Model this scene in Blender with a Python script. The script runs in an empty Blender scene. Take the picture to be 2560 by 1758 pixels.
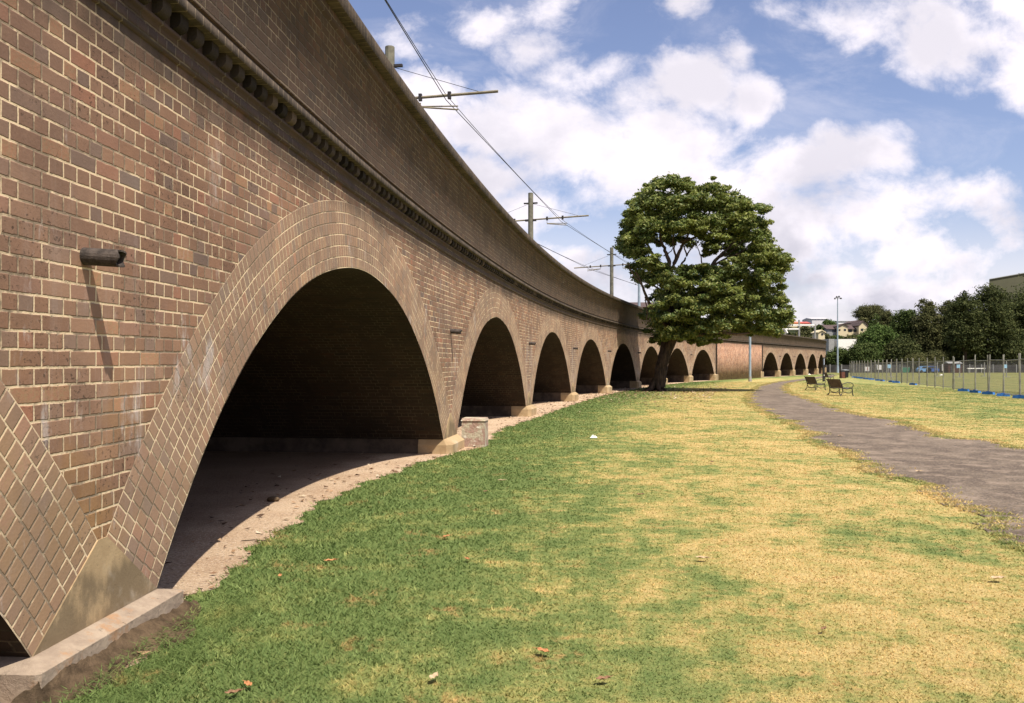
import bpy, math, random
import numpy as np
from mathutils import Vector
R = math.radians
rng = np.random.default_rng(7); random.seed(7)
SC = bpy.context.scene; COL = SC.collection

# ------------------------------------------------------------ camera, sky, sun, exposure
EYE = 1.57; F = 2145.0; CX = 1280.0; HZ = 914.0
cam = bpy.data.cameras.new('camera'); cam.sensor_width = 36; cam.lens = 36 * F / 2560
cam.shift_y = (HZ - 879.0) / 2560.0; cam.clip_end = 5000; cam.clip_start = 0.05
co = bpy.data.objects.new('camera', cam); COL.objects.link(co)
co.location = (0, 0, EYE); co.rotation_euler = (R(90), 0, 0); SC.camera = co
SUN = Vector((.28, -.389, .877)).normalized()
sl = bpy.data.lights.new('sun', 'SUN'); sl.energy = 5.0; sl.angle = R(.5); sl.color = (1, .93, .82)
so = bpy.data.objects.new('sun', sl); COL.objects.link(so)
so.rotation_euler = (-SUN).to_track_quat('-Z', 'Y').to_euler()
SC.view_settings.view_transform = 'Standard'; SC.view_settings.look = 'None'
SC.view_settings.exposure = 0.55; SC.view_settings.gamma = 1
try: SC.view_settings.use_curve_mapping = False
except Exception: pass
SC.cycles.max_bounces = 6; SC.cycles.transparent_max_bounces = 6

# ------------------------------------------------------------ node helper
class NT:
    def __init__(s, tree): s.t = tree; s.n = tree.nodes; s.l = tree.links
    def new(s, typ, **kw):
        n = s.n.new(typ)
        for k, v in kw.items(): setattr(n, k, v)
        return n
    def put(s, sock, v):
        if v is None: return
        if isinstance(v, bpy.types.NodeSocket): s.l.new(v, sock)
        elif isinstance(v, (tuple, list)):
            if sock.type == 'RGBA' and len(v) == 3: v = (*v, 1)
            sock.default_value = v
        else: sock.default_value = v
    def m(s, op, a, b=None, c=None, clamp=False):
        n = s.new('ShaderNodeMath', operation=op); n.use_clamp = clamp
        s.put(n.inputs[0], a); s.put(n.inputs[1], b)
        if c is not None: s.put(n.inputs[2], c)
        return n.outputs[0]
    def vm(s, op, a, b=None):
        n = s.new('ShaderNodeVectorMath', operation=op); s.put(n.inputs[0], a); s.put(n.inputs[1], b)
        return n.outputs['Value'] if op in ('LENGTH', 'DOT_PRODUCT', 'DISTANCE') else n.outputs[0]
    def sep(s, v): n = s.new('ShaderNodeSeparateXYZ'); s.put(n.inputs[0], v); return n.outputs
    def comb(s, x=0, y=0, z=0):
        n = s.new('ShaderNodeCombineXYZ')
        for i, v in enumerate((x, y, z)): s.put(n.inputs[i], v)
        return n.outputs[0]
    def noise(s, vec, scale=5, detail=3, rough=.55, dist=0, dim='3D'):
        n = s.new('ShaderNodeTexNoise', noise_dimensions=dim)
        s.put(n.inputs['Vector'], vec); n.inputs['Scale'].default_value = scale
        n.inputs['Detail'].default_value = detail; n.inputs['Roughness'].default_value = rough
        n.inputs['Distortion'].default_value = dist
        return n.outputs['Fac'] if 'Fac' in n.outputs else n.outputs[0]
    def vor(s, vec, scale=5, feature='F1', out='Distance', rnd=1):
        n = s.new('ShaderNodeTexVoronoi', feature=feature); s.put(n.inputs['Vector'], vec)
        n.inputs['Scale'].default_value = scale; n.inputs['Randomness'].default_value = rnd
        return n.outputs[out]
    def wn(s, vec): n = s.new('ShaderNodeTexWhiteNoise', noise_dimensions='3D'); s.put(n.inputs['Vector'], vec); return n.outputs
    def ss(s, v, a, b, lo=0., hi=1.):
        n = s.new('ShaderNodeMapRange', interpolation_type='SMOOTHSTEP')
        s.put(n.inputs[0], v); n.inputs[1].default_value = a; n.inputs[2].default_value = b
        n.inputs[3].default_value = lo; n.inputs[4].default_value = hi; return n.outputs[0]
    def mix(s, f, a, b, mode='MIX'):
        n = s.new('ShaderNodeMix', data_type='RGBA', blend_type=mode); n.clamp_factor = True
        s.put(n.inputs[0], f); s.put(n.inputs[6], a); s.put(n.inputs[7], b); return n.outputs[2]
    def ramp(s, f, stops):
        n = s.new('ShaderNodeValToRGB'); cr = n.color_ramp
        while len(cr.elements) < len(stops): cr.elements.new(.5)
        for e, (p, c) in zip(cr.elements, stops): e.position = p; e.color = (*c, 1)
        s.put(n.inputs[0], f); return n.outputs[0]
    def uv(s, name): n = s.new('ShaderNodeUVMap'); n.uv_map = name; return n.outputs[0]
    def pos(s): return s.new('ShaderNodeNewGeometry').outputs['Position']
def newmat(name, rough=.85, spec=.25):
    m = bpy.data.materials.new(name); m.use_nodes = True; t = NT(m.node_tree)
    b = m.node_tree.nodes['Principled BSDF']; b.inputs['Roughness'].default_value = rough
    b.inputs['Specular IOR Level'].default_value = spec
    return m, t, b
def setc(t, b, c): t.put(b.inputs['Base Color'], c)
def bump(t, b, h, strength=.5, dist=.01):
    n = t.new('ShaderNodeBump'); n.inputs['Strength'].default_value = strength; n.inputs['Distance'].default_value = dist
    t.put(n.inputs['Height'], h); t.l.new(n.outputs[0], b.inputs['Normal'])
def simple(name, c, rough=.7, var=.25, scale=3, spec=.3, metal=0, b_=0.):
    m, t, b = newmat(name, rough, spec); b.inputs['Metallic'].default_value = metal
    n = t.noise(t.pos(), scale, 5, .6)
    d = tuple(x * (1 - var) for x in c); l = tuple(min(1, x * (1 + var)) for x in c)
    setc(t, b, t.mix(t.ss(n, .3, .7), d, l))
    if b_: bump(t, b, t.noise(t.pos(), scale * 6, 4), b_, .01)
    return m

# ------------------------------------------------------------ world: Nishita sky with cumulus
w = bpy.data.worlds.new('World'); SC.world = w; w.use_nodes = True; t = NT(w.node_tree)
bg = w.node_tree.nodes['Background']; bg.inputs['Strength'].default_value = .095
sky = t.new('ShaderNodeTexSky', sky_type='NISHITA'); sky.sun_disc = False
sky.sun_elevation = math.asin(SUN.z); sky.sun_rotation = math.atan2(SUN.x, SUN.y)
sky.air_density = 1.0; sky.dust_density = 1.2; sky.ozone_density = 2.0
gen = t.new('ShaderNodeTexCoord').outputs['Generated']
gx, gy, gz = t.sep(gen)
yy = t.m('MAXIMUM', gy, .06)
a = t.m('DIVIDE', gx, yy); e = t.m('DIVIDE', gz, yy)
vec = t.comb(a, e, 0)
CL = [(1060,250,170,95,1),(1240,330,270,130,1.1),(1450,370,290,140,1.15),(1660,360,260,120,1.1),(1225,70,100,55,.62),(1330,125,125,62,.68),(1450,190,140,70,.75),(1560,250,120,70,.7),
 (1390,20,75,95,.62),(1700,0,70,45,.7),(1760,210,130,105,1),(1850,130,65,75,.9),(1890,245,95,105,1),(1700,470,350,130,1.1),(2000,400,220,105,1.05),(2180,375,110,75,.95),
 (2110,540,290,120,1.1),(1900,620,330,110,1),(2330,640,260,80,.85),(2440,480,120,80,.75),(2520,600,90,75,.7),(2120,60,230,85,.95),(2400,95,260,120,1.05),
 (2600,170,220,120,1.05),(1960,25,110,50,.75),(2600,0,240,130,1),(1400,690,420,70,.75),(2250,740,520,70,.8),(1430,640,150,45,.8),(1180,440,200,120,1),(1330,520,160,70,.8),(1010,110,90,50,.45),(2050,690,200,60,.8)]
mx = None
for (u, v, ru, rv, wt) in CL:
    d = t.vm('SUBTRACT', vec, ((u - CX) / F, (HZ - v) / F, 0)); d = t.vm('MULTIPLY', d, (F / ru, F / rv, 0))
    q = t.m('MULTIPLY_ADD', t.vm('LENGTH', d), -wt, wt)
    mx = q if mx is None else t.m('SMOOTH_MAX', mx, q, .18)
nv = t.vm('MULTIPLY', vec, (1, 1.25, 1))
n1 = t.noise(nv, 7.5, 10, .6, .25); n2 = t.noise(t.vm('ADD', nv, (3.1, 1.7, 0)), 26, 8, .65, .3)
den = t.m('ADD', mx, t.m('MULTIPLY_ADD', n1, 2.9, -1.47)); den = t.m('ADD', den, t.m('MULTIPLY_ADD', n2, .8, -.40))
gden = t.m('MULTIPLY_ADD', t.noise(t.vm('MULTIPLY', gen, (1, 1, 1.6)), 3, 6, .6), 4, -1.9)
front = t.ss(gy, .1, .35)
den = t.m('ADD', t.m('MULTIPLY', den, front), t.m('MULTIPLY', gden, t.m('SUBTRACT', 1, front)))
alpha = t.ss(den, -.15, .68)
wisp = t.m('MULTIPLY', t.ss(t.noise(t.vm('MULTIPLY', nv, (1, 2.2, 1)), 4, 8, .65, .6), .45, .75), .26)
haze = t.ss(e, .02, .22, .7, 0.)
alpha = t.m('MAXIMUM', alpha, t.m('MAXIMUM', wisp, haze))
n3 = t.noise(t.vm('ADD', nv, (0, .035, 4.)), 7.5, 6, .55)
shade = t.ss(t.m('ADD', t.m('MULTIPLY', t.m('MINIMUM', den, 1.6), .20), t.m('MULTIPLY_ADD', n3, 2.0, -.80)), .10, .62)
lowg = t.ss(e, .3, .04)
shade = t.m('MULTIPLY', shade, t.m('MULTIPLY_ADD', lowg, .5, .5), clamp=True)
ccol = t.mix(shade, (8.0, 7.5, 8.0), (4.6, 4.5, 5.2))
skyc = t.mix(1., sky.outputs[0], (1.22, 1.06, 1.12), 'MULTIPLY')
final = t.mix(alpha, skyc, ccol)
t.l.new(final, bg.inputs['Color'])

# ------------------------------------------------------------ mesh helpers
def mesh(name, V, Fc, mat, parent=None, uvs=None, mids=None, smooth=False, loc=None):
    me = bpy.data.meshes.new(name); V = np.asarray(V, np.float32)
    if isinstance(Fc, np.ndarray):
        k = Fc.shape[1]; nf = len(Fc); me.vertices.add(len(V)); me.vertices.foreach_set('co', V.ravel())
        me.loops.add(nf * k); me.loops.foreach_set('vertex_index', Fc.ravel().astype(np.int32))
        me.polygons.add(nf); me.polygons.foreach_set('loop_start', np.arange(0, nf * k, k, dtype=np.int32))
        try: me.polygons.foreach_set('loop_total', np.full(nf, k, np.int32))
        except Exception: pass
        me.update(calc_edges=True); me.validate()
    else: me.from_pydata([tuple(map(float, v)) for v in V], [], [tuple(map(int, f)) for f in Fc])
    if uvs:
        li = np.zeros(len(me.loops), np.int32); me.loops.foreach_get('vertex_index', li)
        for nm, U in uvs.items():
            L = me.uv_layers.new(name=nm); U = np.asarray(U, np.float32)
            L.data.foreach_set('uv', (U[li] if len(U) == len(V) else U).ravel())
    for mm in (mat if isinstance(mat, (list, tuple)) else [mat]): me.materials.append(mm)
    if mids is not None: me.polygons.foreach_set('material_index', np.asarray(mids, np.int32))
    if smooth: me.polygons.foreach_set('use_smooth', np.ones(len(me.polygons), bool))
    me.update()
    o = bpy.data.objects.new(name, me); COL.objects.link(o)
    if parent: o.parent = parent
    if loc is not None: o.location = loc
    return o
def tag(o, label=None, cat=None, group=None, kind=None):
    for k, v in (('label', label), ('category', cat), ('group', group), ('kind', kind)):
        if v: o[k] = v
    return o
def empty(name, loc=(0, 0, 0), rz=0, label=None, cat=None, group=None):
    o = bpy.data.objects.new(name, None); COL.objects.link(o); o.location = loc; o.rotation_euler = (0, 0, rz)
    return tag(o, label, cat, group)
def copy_thing(root, loc, rz, label):
    c = root.copy(); COL.objects.link(c); c.location = loc; c.rotation_euler = (0, 0, rz); c['label'] = label
    def rec(o, p):
        for ch in [x for x in bpy.data.objects if x.parent == o]:
            if ch.name in made: continue
            d = ch.copy(); COL.objects.link(d); d.parent = p; made.add(d.name); rec(ch, d)
    made = set(); rec(root, c); return c
class MB:
    def __init__(s): s.V = []; s.F = []
    def add(s, V, Fc):
        b = len(s.V); s.V += [tuple(v) for v in V]; s.F += [tuple(b + i for i in f) for f in Fc]; return s
    def box(s, c, d, rz=0, taper=1.):
        x, y, z = (k / 2 for k in d); cs, sn = math.cos(rz), math.sin(rz); P = []
        for sz in (-1, 1):
            for sx, sy in ((-1, -1), (1, -1), (1, 1), (-1, 1)):
                k = taper if sz > 0 else 1; px, py = sx * x * k, sy * y * k
                P.append((c[0] + px * cs - py * sn, c[1] + px * sn + py * cs, c[2] + sz * z))
        return s.add(P, [(3, 2, 1, 0), (4, 5, 6, 7), (0, 1, 5, 4), (1, 2, 6, 5), (2, 3, 7, 6), (3, 0, 4, 7)])
    def tube(s, pts, r, n=8, cap=True):
        pts = [Vector(p) for p in pts]; m = len(pts); rr = r if isinstance(r, (list, tuple)) else [r] * m
        P = []; up = Vector((0, 0, 1))
        for i, p in enumerate(pts):
            d = (pts[min(i + 1, m - 1)] - pts[max(i - 1, 0)]).normalized()
            x = d.cross(up if abs(d.z) < .95 else Vector((1, 0, 0))).normalized(); y = d.cross(x).normalized()
            for k in range(n):
                A = 2 * math.pi * k / n; P.append(p + (x * math.cos(A) + y * math.sin(A)) * rr[i])
        Fc = [(i * n + k, i * n + (k + 1) % n, (i + 1) * n + (k + 1) % n, (i + 1) * n + k) for i in range(m - 1) for k in range(n)]
        if cap: Fc += [tuple(range(n)), tuple(range((m - 1) * n, m * n))[::-1]]
        return s.add(P, Fc)
    def prism(s, poly, v):  # closed polygon of 3D points pushed along v
        n = len(poly); v = Vector(v); A = [Vector(p) for p in poly]; B = [p + v for p in A]
        return s.add(A + B, [tuple(range(n))[::-1], tuple(range(n, 2 * n))] + [(i, (i + 1) % n, n + (i + 1) % n, n + i) for i in range(n)])
    def build(s, name, mat, parent=None, smooth=False, loc=None):
        o = mesh(name, s.V, s.F, mat, parent, smooth=smooth, loc=loc); return o
def at(u, v, Y): return Vector(((u - CX) / F * Y, Y, EYE + (HZ - v) / F * Y))
def gp(u, v): Y = EYE * F / (v - HZ); return ((u - CX) / F * Y, Y)

# ------------------------------------------------------------ viaduct plan curve
KN = [-60, -10, 0, 12, 24, 36, 50, 65, 80, 100, 120, 135, 150, 165, 175, 190, 210, 240]
TH = [-.25, -.019, .045, .122, .166, .218, .287, .339, .412, .496, .495, .492, .504, .453, .389, .25, .0, -.35]
S = np.arange(-60, 240, .1); thv = np.interp(S, KN, TH)
cxs = np.concatenate([[0], np.cumsum(np.sin(thv) * .1)[:-1]]); cys = np.concatenate([[0], np.cumsum(np.cos(thv) * .1)[:-1]])
cxs += -2.372 - np.interp(0, S, cxs); cys += 1.966 - np.interp(0, S, cys)
G = .0056
def P3(s, o, z, g=True):
    s = np.asarray(s, float); th = np.interp(s, S, thv)
    x = np.interp(s, S, cxs) + np.cos(th) * o; y = np.interp(s, S, cys) - np.sin(th) * o
    return np.stack([x + 0 * z, y + 0 * z, (z + G * s if g else z + 0 * s)], -1)
def wallX(Y): return np.interp(Y, cys, cxs)
TOP = 5.315; CR = 2.66; SP = .182; HALF = 4.986; PIT = 11.211; S1 = 8.305; S9 = 120.686; RT = .72
RISE = CR - SP; RAD = (HALF ** 2 + RISE ** 2) / (2 * RISE); CZ = CR - RAD; AMX = math.asin(HALF / RAD)
ARCS = [S1 + PIT * i for i in range(-2, 8)] + [S9 + PIT * i for i in range(7)]
DEP = 8.6; ZC = 3.50
SEND = S9 + PIT * 6.5

# ------------------------------------------------------------ brick materials
def brick_mat(name, mode='bond', dark=1., plain=False):
    m, t, b = newmat(name, .88, .2)
    u, v, _ = t.sep(t.uv('UVMap'))
    wob = t.noise(t.comb(u, v, 0), 9, 3, .6); jit = t.m('MULTIPLY_ADD', wob, .010, -.005)
    if mode == 'bond':
        v2 = t.m('ADD', v, jit); rr = t.m('DIVIDE', v2, .086); row = t.m('FLOOR', rr); fr = t.m('SUBTRACT', rr, row)
        odd = t.m('FLOORED_MODULO', row, 2.); L = t.m('MULTIPLY_ADD', odd, -.12, .24)
        x = t.m('DIVIDE', t.m('ADD', t.m('ADD', u, t.m('MULTIPLY', odd, .06)), jit), L)
        H_ = .086; W_ = L
    else:
        ax, az, _ = t.sep(t.uv('Arc'))
        ang = t.m('ARCTAN2', ax, az); rad = t.m('SQRT', t.m('ADD', t.m('MULTIPLY', ax, ax), t.m('MULTIPLY', az, az)))
        rr = t.m('DIVIDE', t.m('SUBTRACT', t.m('ADD', rad, jit), RAD), .12); row = t.m('FLOOR', rr); fr = t.m('SUBTRACT', rr, row)
        x = t.m('DIVIDE', t.m('MULTIPLY', ang, t.m('MULTIPLY_ADD', row, .12, RAD + .06)), .086)
        x = t.m('ADD', x, t.m('MULTIPLY', row, .37)); H_ = .12; W_ = .086
    col = t.m('FLOOR', x); fx = t.m('SUBTRACT', x, col)
    ex = t.m('MULTIPLY', t.m('MINIMUM', fx, t.m('SUBTRACT', 1, fx)), W_)
    ey = t.m('MULTIPLY', t.m('MINIMUM', fr, t.m('SUBTRACT', 1, fr)), H_)
    dd = t.m('MINIMUM', ex, ey)
    fine = t.noise(t.comb(u, v, 1), 60, 4, .7)
    dd = t.m('ADD', dd, t.m('MULTIPLY_ADD', fine, .0065, -.0032))
    chip = t.m('MULTIPLY', t.ss(t.noise(t.comb(u, v, 31), 22, 5, .8), .55, .68), t.ss(t.noise(t.comb(u, v, 33), 1.6, 3), .42, .6))
    dd = t.m('SUBTRACT', dd, t.m('MULTIPLY', chip, .009))
    mw = .0056 if mode == 'bond' else .0052
    mort = t.ss(dd, mw - .0012, mw + .0014, 1, 0)
    wno = t.wn(t.comb(col, row, 3.3)); r1 = wno[0]; r2 = t.wn(t.comb(col, row, 9.1))[0]
    c = t.ramp(r1, [(0, (.155, .088, .060)), (.22, (.255, .143, .093)), (.5, (.205, .120, .080)), (.72, (.285, .170, .112)), (.87, (.195, .138, .112)), (1, (.33, .150, .092))])
    c = t.mix(t.m('GREATER_THAN', r2, .965), c, (.32, .225, .125))
    c = t.mix(t.m('MULTIPLY', t.m('LESS_THAN', r2, .05), .6), c, (.115, .10, .10))
    big = t.noise(t.comb(u, v, 0), .55, 4, .6)
    # ochre tint low on piers, purple-brown elsewhere
    och = t.m('MULTIPLY', t.m('MULTIPLY', t.ss(v, 2.0, .7), t.ss(u, 26, 8)), t.ss(t.noise(t.comb(u, v, 5), 1.3, 3), .42, .62))
    c = t.mix(t.m('MULTIPLY', och, .8), c, (.31, .18, .065))
    c = t.mix(t.m('MULTIPLY', t.ss(big, .55, .35), .35), c, (.22, .15, .12))
    pit = t.ss(t.noise(t.comb(u, v, 2), 30, 6, .75), .565, .64); reg = t.ss(t.noise(t.comb(u, v, 7), 1.7, 3), .48, .60)
    c = t.mix(t.m('MULTIPLY', t.m('MULTIPLY', pit, reg), .9), c, (.045, .028, .018))
    spall = t.m('MULTIPLY', t.m('GREATER_THAN', r2, .965), t.ss(t.noise(t.comb(u, v, 4), 40, 5, .8), .35, .6))
    c = t.mix(spall, c, (.34, .18, .11))
    tone = t.ss(t.noise(t.comb(u, v, 21), .8, 5, .65), .3, .7); c = t.mix(1., c, t.mix(tone, (.68, .62, .58), (1.18, 1.08, .95)), 'MULTIPLY')
    c = t.mix(t.m('MULTIPLY_ADD', fine, .5, -.05), c, t.mix(.5, c, (.45, .33, .24)))
    if mode == 'ring': c = t.mix(.26, c, (.46, .34, .235))
    # mortar
    mc = t.mix(t.noise(t.comb(u, v, 8), 2.2, 4), (.54, .41, .255), (.74, .58, .375))
    lost = t.ss(t.noise(t.comb(u, v, 11), 2.1, 5, .7), .46, .56)     # mortar weathered away and grey
    mc = t.mix(t.m('MAXIMUM', t.m('MULTIPLY', lost, .8), t.m('MULTIPLY', chip, .9)), mc, (.13, .095, .068))
    colr = t.mix(mort, c, mc)
    # sooty cornice, parapet foot and coping streaks, with shade painted in under both overhangs
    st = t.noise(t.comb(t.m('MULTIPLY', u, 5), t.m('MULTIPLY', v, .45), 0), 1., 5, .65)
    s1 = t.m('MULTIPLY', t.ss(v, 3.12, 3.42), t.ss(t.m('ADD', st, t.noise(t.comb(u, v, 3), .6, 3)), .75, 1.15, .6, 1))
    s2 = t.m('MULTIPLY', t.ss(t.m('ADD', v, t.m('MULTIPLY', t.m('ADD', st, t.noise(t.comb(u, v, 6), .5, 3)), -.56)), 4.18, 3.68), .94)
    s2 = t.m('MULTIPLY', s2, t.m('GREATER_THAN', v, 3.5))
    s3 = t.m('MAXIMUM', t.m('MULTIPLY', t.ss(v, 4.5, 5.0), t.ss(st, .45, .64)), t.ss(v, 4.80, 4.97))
    soot_shade = t.m('MAXIMUM', t.m('MAXIMUM', t.m('MAXIMUM', t.m('MULTIPLY', s1, .92), t.m('MULTIPLY', t.ss(v, 3.40, 3.52), .85)), s2), t.m('MULTIPLY', s3, .88))
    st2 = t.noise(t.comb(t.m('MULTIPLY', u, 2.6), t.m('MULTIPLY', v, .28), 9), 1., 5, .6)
    soot_shade = t.m('MAXIMUM', soot_shade, t.m('MULTIPLY', t.ss(st2, .60, .74), .4))
    if plain: soot_shade = t.m('MULTIPLY', t.ss(v, 2.9, 3.45), .4)
    colr = t.mix(soot_shade, colr, t.mix(.17, (.036, .028, .020), colr))
    # lime bloom: white runs on and around the piers
    ph = t.m('ABSOLUTE', t.m('SUBTRACT', t.m('FRACT', t.m('DIVIDE', t.m('SUBTRACT', u, S1), PIT)), .5))
    near = t.m('MULTIPLY', t.ss(ph, .11, .02), t.m('MULTIPLY', t.ss(v, 2.9, 2.2), t.ss(v, .3, .9)))
    amt = t.ss(u, 9, 34, .12, 1.)
    run = t.ss(t.noise(t.comb(t.m('MULTIPLY', u, 9), t.m('MULTIPLY', v, .9), 2), 1., 5, .7), .50, .66)
    bloom = t.m('MULTIPLY', t.m('MULTIPLY', near, amt), run)
    patch = t.m('MULTIPLY', t.ss(t.noise(t.comb(t.m('MULTIPLY', u, 3), t.m('MULTIPLY', v, 1.0), 14), 1.1, 6, .75), .57, .70), t.ss(v, 3.4, 2.6, 0, .6))
    bl = t.m('MAXIMUM', t.m('MULTIPLY', bloom, .8), patch)
    if plain: bl = t.m('MULTIPLY', patch, .5); colr = t.mix(1., colr, (1.14, 1.03, 1.0), 'MULTIPLY')
    colr = t.mix(bl, colr, (.52, .46, .42))
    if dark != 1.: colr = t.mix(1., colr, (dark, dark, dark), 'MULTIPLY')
    setc(t, b, colr)
    h = t.m('ADD', t.m('MULTIPLY', t.ss(dd, mw - .002, mw + .004), 1.), t.m('MULTIPLY', fine, .45))
    h = t.m('SUBTRACT', h, t.m('MULTIPLY', t.m('MULTIPLY', pit, reg), .9)); h = t.m('ADD', h, t.m('MULTIPLY', r2, .25))
    bump(t, b, h, .75, .006)
    return m
M = {}
M['brick'] = brick_mat('brick_bond'); M['ring'] = brick_mat('brick_ring', 'ring'); M['vault'] = brick_mat('shaded_vault_brick', dark=.40)  # vault: same brick darkened to paint in the interior shade
m_, t, b = newmat('weathered_stone', .9)
u, v, _ = t.sep(t.uv('UVMap')); p = t.pos()
n = t.noise(p, 2.5, 6, .65); c = t.mix(t.ss(n, .3, .7), (.31, .215, .115), (.44, .32, .18))
st = t.noise(t.comb(t.m('MULTIPLY', u, 4), t.m('MULTIPLY', v, 2.5), 0), 1., 5, .6)
dk = t.m('MULTIPLY', t.ss(st, .32, .5), t.ss(t.m('ADD', v, t.m('MULTIPLY', t.noise(t.comb(u, 0, 1), 5, 3), -.5)), .06, -.04))
c = t.mix(t.m('MULTIPLY', dk, .7), c, (.12, .09, .055)); c = t.mix(t.m('MULTIPLY', t.ss(t.noise(p, 45, 4, .7), .6, .72), .5), c, (.09, .07, .05))
c = t.mix(t.m('MULTIPLY', t.ss(t.noise(p, 1.3, 5, .7), .55, .7), .5), c, (.50, .44, .35))
setc(t, b, c); bump(t, b, t.noise(p, 50, 6, .7), .5, .006); M['stone'] = m_
m_, t, b = newmat('coping_stone', .9); p = t.pos(); u, v, _ = t.sep(t.uv('UVMap'))
c = t.mix(t.ss(t.noise(p, 3, 6, .7), .35, .7), (.045, .034, .025), (.115, .085, .060))
jn = t.m('LESS_THAN', t.m('FRACT', t.m('DIVIDE', u, .12)), .07); c = t.mix(t.m('MULTIPLY', jn, .6), c, (.26, .20, .13))
setc(t, b, c); bump(t, b, t.noise(p, 30, 5), .6, .01); M['coping'] = m_
m_, t, b = newmat('worn_plinth', .92); p = t.pos()
c = t.mix(t.ss(t.noise(p, 5, 6, .7), .3, .7), (.25, .19, .14), (.38, .30, .22)); c = t.mix(t.ss(t.noise(p, 3.1, 5, .7), .56, .66), c, (.34, .21, .12)); c = t.mix(t.m('MULTIPLY', t.ss(t.noise(p, 14, 5, .8), .58, .68), .7), c, (.09, .07, .05))
setc(t, b, c); bump(t, b, t.noise(p, 22, 6, .75), .9, .015); M['plinth'] = m_
m_, t, b = newmat('shaded_impost', .95); p = t.pos(); setc(t, b, t.mix(t.ss(t.noise(p, 2, 6, .7), .35, .65), (.045, .032, .024), (.11, .08, .058))); M['impost'] = m_  # pier stone coloured darker to paint in the shade inside the arch
M['soot_shade'] = simple('sooty_brick', (.045, .034, .026), .9, .5, 6, b_=.5)
m_, t, b = newmat('sooty_dentil', .92, .15); gi = t.new('ShaderNodeNewGeometry').outputs['Random Per Island']; setc(t, b, t.ramp(gi, [(0, (.022, .017, .013)), (.5, (.05, .038, .029)), (.9, (.085, .062, .046)), (1, (.14, .10, .07))])); bump(t, b, t.noise(t.pos(), 40, 4), .6, .01); M['dentil'] = m_
M['inner'] = simple('deck_added_infill', (.06, .045, .035), .95, .4, 2)

# ------------------------------------------------------------ viaduct parts
via = empty('brick_viaduct', P3(0, 0, 0.), 0, 'long curved brown brick railway viaduct with a row of open arches', 'viaduct')
VO = np.array(via.location)
def grid(name, A, uv, mat, uv2=None, parent=via, smooth=False):
    """A: (n,m,3) grid of world points, uv (n,m,2)"""
    n, m = A.shape[:2]; V = A.reshape(-1, 3) - (VO if parent is via else 0)
    i = np.arange(n - 1)[:, None]; j = np.arange(m - 1)[None]; k = (i * m + j)
    Fc = np.stack([k, k + m, k + m + 1, k + 1], -1).reshape(-1, 4)
    U = {'UVMap': uv.reshape(-1, 2)}
    if uv2 is not None: U['Arc'] = uv2.reshape(-1, 2)
    return mesh(name, V, Fc, mat, parent, U, smooth=smooth)
def sweep(name, prof, s0, s1, mat, step=.5, parent=via, caps=True):
    ss = np.linspace(s0, s1, max(2, int((s1 - s0) / step) + 1)); pr = np.array(prof, float)
    A = np.stack([P3(ss, o, np.full(len(ss), z)) for o, z in pr], 1)
    L = np.concatenate([[0], np.cumsum(np.hypot(*np.diff(pr, axis=0).T))])
    # vertical runs carry their real height as v
    vv = np.where(True, pr[:, 1], L); U = np.stack(np.broadcast_arrays(ss[:, None], vv[None]), -1)
    return grid(name, A, U, mat, parent=parent)
extr = lambda d: CZ + np.sqrt(np.maximum(0, (RAD + RT) ** 2 - d ** 2))
EOUT = (RAD + RT) * math.sin(AMX); SKZ = CZ + (RAD + RT) * math.cos(AMX)
def face_arch(c):
    # ring of voussoirs
    near = c < 30; na = 96 if near else 48
    an = np.linspace(-AMX, AMX, na); rr = np.linspace(RAD, RAD + RT, 7)
    an2, r2 = np.meshgrid(an, rr, indexing='ij')
    if near: r2 = r2 + np.where(r2 <= RAD + .001, .008 * np.sin(an2 * 977) * np.sin(an2 * 311), 0)
    ds = r2 * np.sin(an2); z = CZ + r2 * np.cos(an2)
    A = P3((c + ds).ravel(), .0, z.ravel()).reshape(*ds.shape, 3)
    grid('arch_ring', A, np.stack([c + ds, z], -1), M['ring'], np.stack([ds, z - CZ], -1))
    # spandrel
    ds = np.concatenate([[-PIT / 2], -EOUT * np.cos(np.linspace(0, math.pi, 80)), [PIT / 2]])
    bot = np.where(np.abs(ds) >= EOUT - 1e-6, SKZ, extr(ds)); 
    k = np.linspace(0, 1, 8)[None]; z = bot[:, None] * (1 - k) + ZC * k; d2 = np.repeat(ds[:, None], 8, 1)
    A = P3((c + d2).ravel(), 0., z.ravel()).reshape(*d2.shape, 3)
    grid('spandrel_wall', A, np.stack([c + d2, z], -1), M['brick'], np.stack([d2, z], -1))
    # vault lining
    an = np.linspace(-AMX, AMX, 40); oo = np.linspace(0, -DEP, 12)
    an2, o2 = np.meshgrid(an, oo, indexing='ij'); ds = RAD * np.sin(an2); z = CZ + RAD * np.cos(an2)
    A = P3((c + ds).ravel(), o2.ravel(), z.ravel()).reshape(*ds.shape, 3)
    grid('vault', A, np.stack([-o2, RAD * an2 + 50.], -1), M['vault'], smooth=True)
    # added infill closing the unseen far side so the arches stay dark
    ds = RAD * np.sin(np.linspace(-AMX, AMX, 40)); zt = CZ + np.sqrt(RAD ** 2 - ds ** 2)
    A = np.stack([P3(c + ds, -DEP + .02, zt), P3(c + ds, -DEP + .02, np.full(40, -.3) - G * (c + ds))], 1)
    grid('added_back_infill', A, np.stack([np.repeat((c + ds)[:, None], 2, 1), np.stack([zt, 0 * zt], 1)], -1), M['vault'])
for c in ARCS: face_arch(c)
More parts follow.
